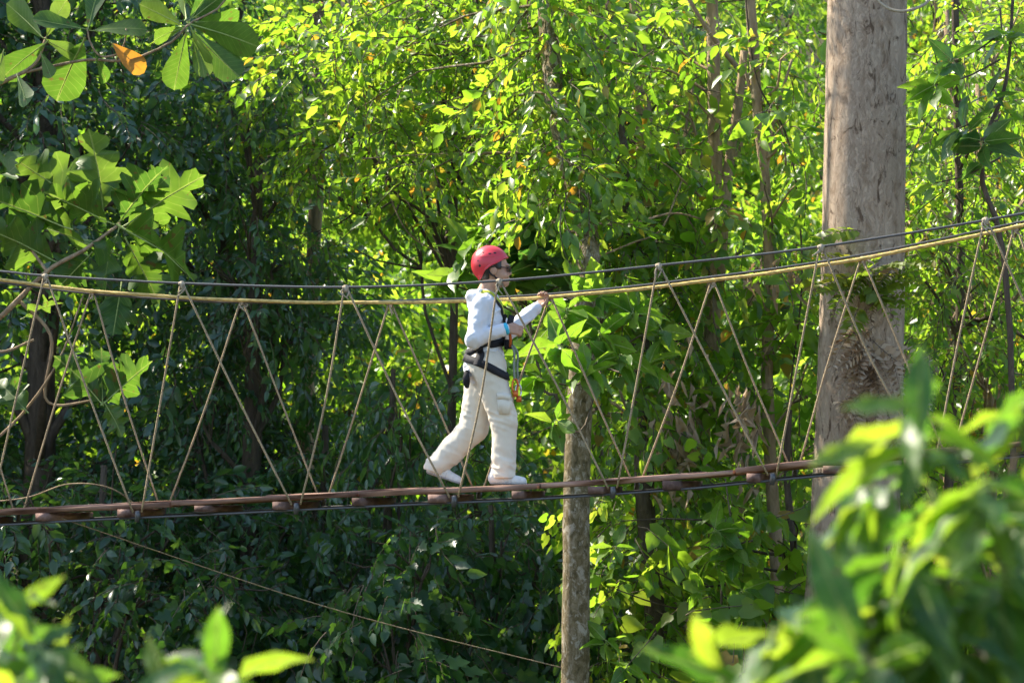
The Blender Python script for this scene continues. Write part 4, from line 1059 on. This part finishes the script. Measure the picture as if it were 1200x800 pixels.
# dark long leaves right of the big trunk
dl = plant('understorey_shrub', 'dark glossy leaves hanging right of the big pale trunk', 'shrub', P(1180, 575, 20.4))
stem(dl, [(1190, -80, 20.4), (1180, 90, 20.4), (1150, 200, 20.4), (1185, 420, 20.4), (1190, 1500, 20.4)], .010, .03, 'dark', name='trunk')
for (x, y, d, n, L, kd) in [(1095, 100, 20.2, 7, .26, 'pl'), (1115, 70, 20.1, 6, .3, 'dk'), (1125, 150, 20.2, 8, .30, 'dk'), (1150, 165, 20.2, 7, .28, 'dk'), (1160, 110, 20.3, 6, .2, 'dk'), (1150, 190, 20.3, 6, .22, 'dk'), (1175, 40, 20.3, 8, .26, 'pl'), (1095, 215, 20.4, 5, .2, 'pl')]:
    whorl(dl, kd, P(x, y, d), n, L, (-.5 + lrng.normal(0, .3), -.3, .6), 1.1, .35)
    stem(dl, [(x, y, d), ((x + 1172) / 2, y - 10, 20.3), (1172, max(0, y - 30), 20.4)], .005, .009, 'dark', 8)
# heart-leaved climber under the deck on the right
hv = plant('climbing_plant', 'back-lit broad-leaved climber under the right part of the deck', 'climber', P(850, 700, 21.3))
stem(hv, [(850, 560, 21.3), (858, 640, 21.3), (845, 700, 21.3), (850, 1500, 21.3)], .006, .012, 'twig', name='trunk')
for (x, y, d, n, L) in [(838, 620, 20.9, 6, .26), (862, 645, 20.9, 6, .24), (885, 625, 21.1, 6, .22), (840, 660, 20.9, 7, .22), (870, 690, 21.0, 6, .22), (820, 690, 21.0, 6, .2), (845, 730, 20.9, 6, .22), (890, 600, 21.2, 5, .2), (720, 640, 20.9, 5, .2), (710, 750, 20.5, 7, .24), (735, 780, 20.5, 6, .22)]:
    whorl(hv, 'pl', P(x, y, d), n, L, (lrng.normal(0, .3), -.6, .6), 1.0, .4)

# dried leaves caught on the thin stems
for (cx_, cy_, d, n, sx, sy, lab) in [(795, 500, 22.0, 60, 36, 70, 'hanging bunch of withered grey leaves on the vine stems'), (872, 500, 21.7, 44, 26, 60, 'withered brown leaves hung on the light brown stem'), (905, 320, 22.2, 26, 50, 26, 'dry curled leaves caught above the light brown stem'), (690, 320, 22, 20, 30, 40, 'pale dry leaves hanging below the bare twig')]:
    r_ = plant('dry_leaf_bunch', lab, 'dry leaves', P(cx_, cy_, d))
    for i in range(n):
        b = np.array(P(cx_ + lrng.normal(0, sx * .5), cy_ + lrng.normal(0, sy * .5), d + lrng.normal(0, .12)))
        leaf_at(r_, 'dry', b, b + nrm(np.array([lrng.normal(0, .5), lrng.normal(0, .4), -1])) * lrng.uniform(.12, .26), lrng.uniform(-1.5, 1.5))

# ferns on the big trunk
def frond_mesh(name, mat, n=15, droop=.35, seed=0, w=.25):
    rng = np.random.default_rng(seed); a = Acc(); V, T = LEAF['nar']
    t = np.linspace(.08, .98, n); px = np.stack([t, 0 * t, -droop * t ** 2 + .12 * t], -1)
    for s in (1, -1):
        ax = np.stack([.35 + 0 * t, s * np.ones(n), -.25 + rng.normal(0, .15, n)], -1)
        a.add(*place(V * [1, 1.9, 1], T, frames(ax, np.tile([0, 0, 1.], (n, 1)), rng, .3), px, w * np.sin(np.pi * (t * .85 + .15)) ** .7 * rng.uniform(.85, 1.1, n)), 0)
    a.add(*tube_np(np.vstack([[0, 0, 0], px]), np.linspace(.008, .002, n + 1), 4, caps=False), 1)
    return a.mesh(name, [mat, BARK['twig']])
M_fern = leaf_mat('fern_green', G3((.06, .11, .02), (.09, .14, .02), (.12, .16, .03)), G3((.30, .46, .03), (.42, .56, .03), (.6, .56, .05)), .5, .45, by_object=True)
LM['fern'] = [frond_mesh('fern_frond', M_fern, 15, .35 + .2 * i, i) for i in range(3)]
LM['dead'] = [frond_mesh('dead_frond', ML['dry'], 13, .7 + .3 * i, 5 + i, .22) for i in range(2)]
fe = plant('epiphyte_fern', 'fern growing on the big pale trunk, green above dead brown fronds', 'fern', P(1030, 345, 20.66))
for i in range(16):
    b = np.array(P(1008 + lrng.normal(0, 12), 340 + lrng.normal(0, 22), 20.62))
    d = nrm(np.array([lrng.uniform(-.9, .9), -.45, lrng.uniform(-.25, .75)])); leaf_at(fe, 'fern', b, b + d * lrng.uniform(.36, .58), lrng.normal(0, .2), face=(0, -.5, .9), name='frond')
for i in range(30):
    b = np.array(P(1015 + lrng.normal(0, 20), 405 + lrng.normal(0, 42), 20.60))
    d = nrm(np.array([lrng.uniform(-.7, .6), -.75, lrng.uniform(-1.1, .1)])); leaf_at(fe, 'dead', b, b + d * lrng.uniform(.28, .5), lrng.normal(0, .4), face=(0, -.7, .7), name='frond')

# ------------------------------------------------------------------ out-of-focus foreground shrubs
fr = plant('foreground_shrub', 'leafy mango-like shrub out of focus at lower right', 'shrub', (1.05, 4.4, float(gz(1.05, 4.4))))
stem(fr, [(1240, 520, 4.6), (1200, 640, 4.6), (1150, 800, 4.5), (1120, 1100, 4.4), (1080, 2100, 4.4)], .006, .014, 'twig', name='stem')
FW = [(1078, 478, 4.2, 9, .150, (.0, -.1, 1)), (1212, 455, 4.5, 7, .16, (.3, .2, .9)), (1150, 560, 4.0, 10, .16, (-.2, -.4, .7)), (1008, 560, 4.3, 8, .15, (-.7, 0, .5)), (1060, 640, 4.1, 10, .16, (-.3, -.4, .6)), (985, 690, 4.2, 10, .16, (-.7, -.2, .4)),
      (1180, 660, 4.2, 10, .17, (.2, -.4, .6)), (905, 740, 4.3, 10, .16, (-.9, -.1, .3)), (1010, 770, 4.0, 9, .16, (-.3, -.5, .4)), (1110, 740, 4.1, 10, .17, (0, -.5, .6)), (1200, 780, 4.2, 9, .16, (.2, -.3, .6)), (845, 795, 4.4, 8, .15, (-.8, -.1, .3)), (1215, 560, 4.4, 9, .16, (.3, .1, .8)), (950, 800, 4.2, 8, .15, (-.4, -.3, .4)), (1090, 570, 4.5, 8, .16, (-.2, .3, .7))]
for (x, y, d, n, L, ax) in FW:
    whorl(fr, 'mg', P(x, y, d), n + 4, L * 1.2, ax, 1.05, .8, .3, .55, .012, sunny=.5)
    stem(fr, [(x, y, d), ((x + 1180) / 2, y + 60, (d + 4.6) / 2), (1170 + lrng.normal(0, 10), y + 180, 4.55)], .0026, .005, 'twig', 8, 'twig')
for b, t in (((1078, 510), (1076, 398)), ((1070, 478), (985, 470)), ((1030, 520), (945, 540))):
    leaf_at(fr, 'mg', P(*b, 4.05), P(*t, 4.05), lrng.normal(0, .3), face=(-.3, -.8, .4))
for lab, base, st, ws in [('leafy shoot out of focus at lower left corner', (-.95, 4.8), [(40, 690, 4.8), (10, 800, 4.8), (-20, 1100, 4.8), (-30, 2000, 4.8)], [(10, 705, 4.8, 7, .15), (45, 745, 4.7, 8, .14), (20, 790, 4.6, 8, .15), (70, 775, 4.8, 6, .13), (-5, 750, 4.9, 7, .14)]),
                          ('spreading leafy shoot out of focus beside the lower left corner', (-.55, 4.8), [(245, 775, 4.8), (235, 850, 4.8), (220, 1100, 4.8), (215, 2000, 4.8)], [(240, 775, 4.7, 9, .15), (275, 785, 4.8, 7, .15), (205, 800, 4.8, 7, .14)])]:
    r_ = plant('foreground_shoot', lab, 'shrub', (*base, float(gz(*base))))
    stem(r_, st, .003, .007, 'twig', name='stem')
    for (x, y, d, n, L) in ws: whorl(r_, 'mg', P(x, y + 6, d), n, L * 1.05, (lrng.normal(0, .25), -.2, .8), 1.15, .25, .25, .6, .01)
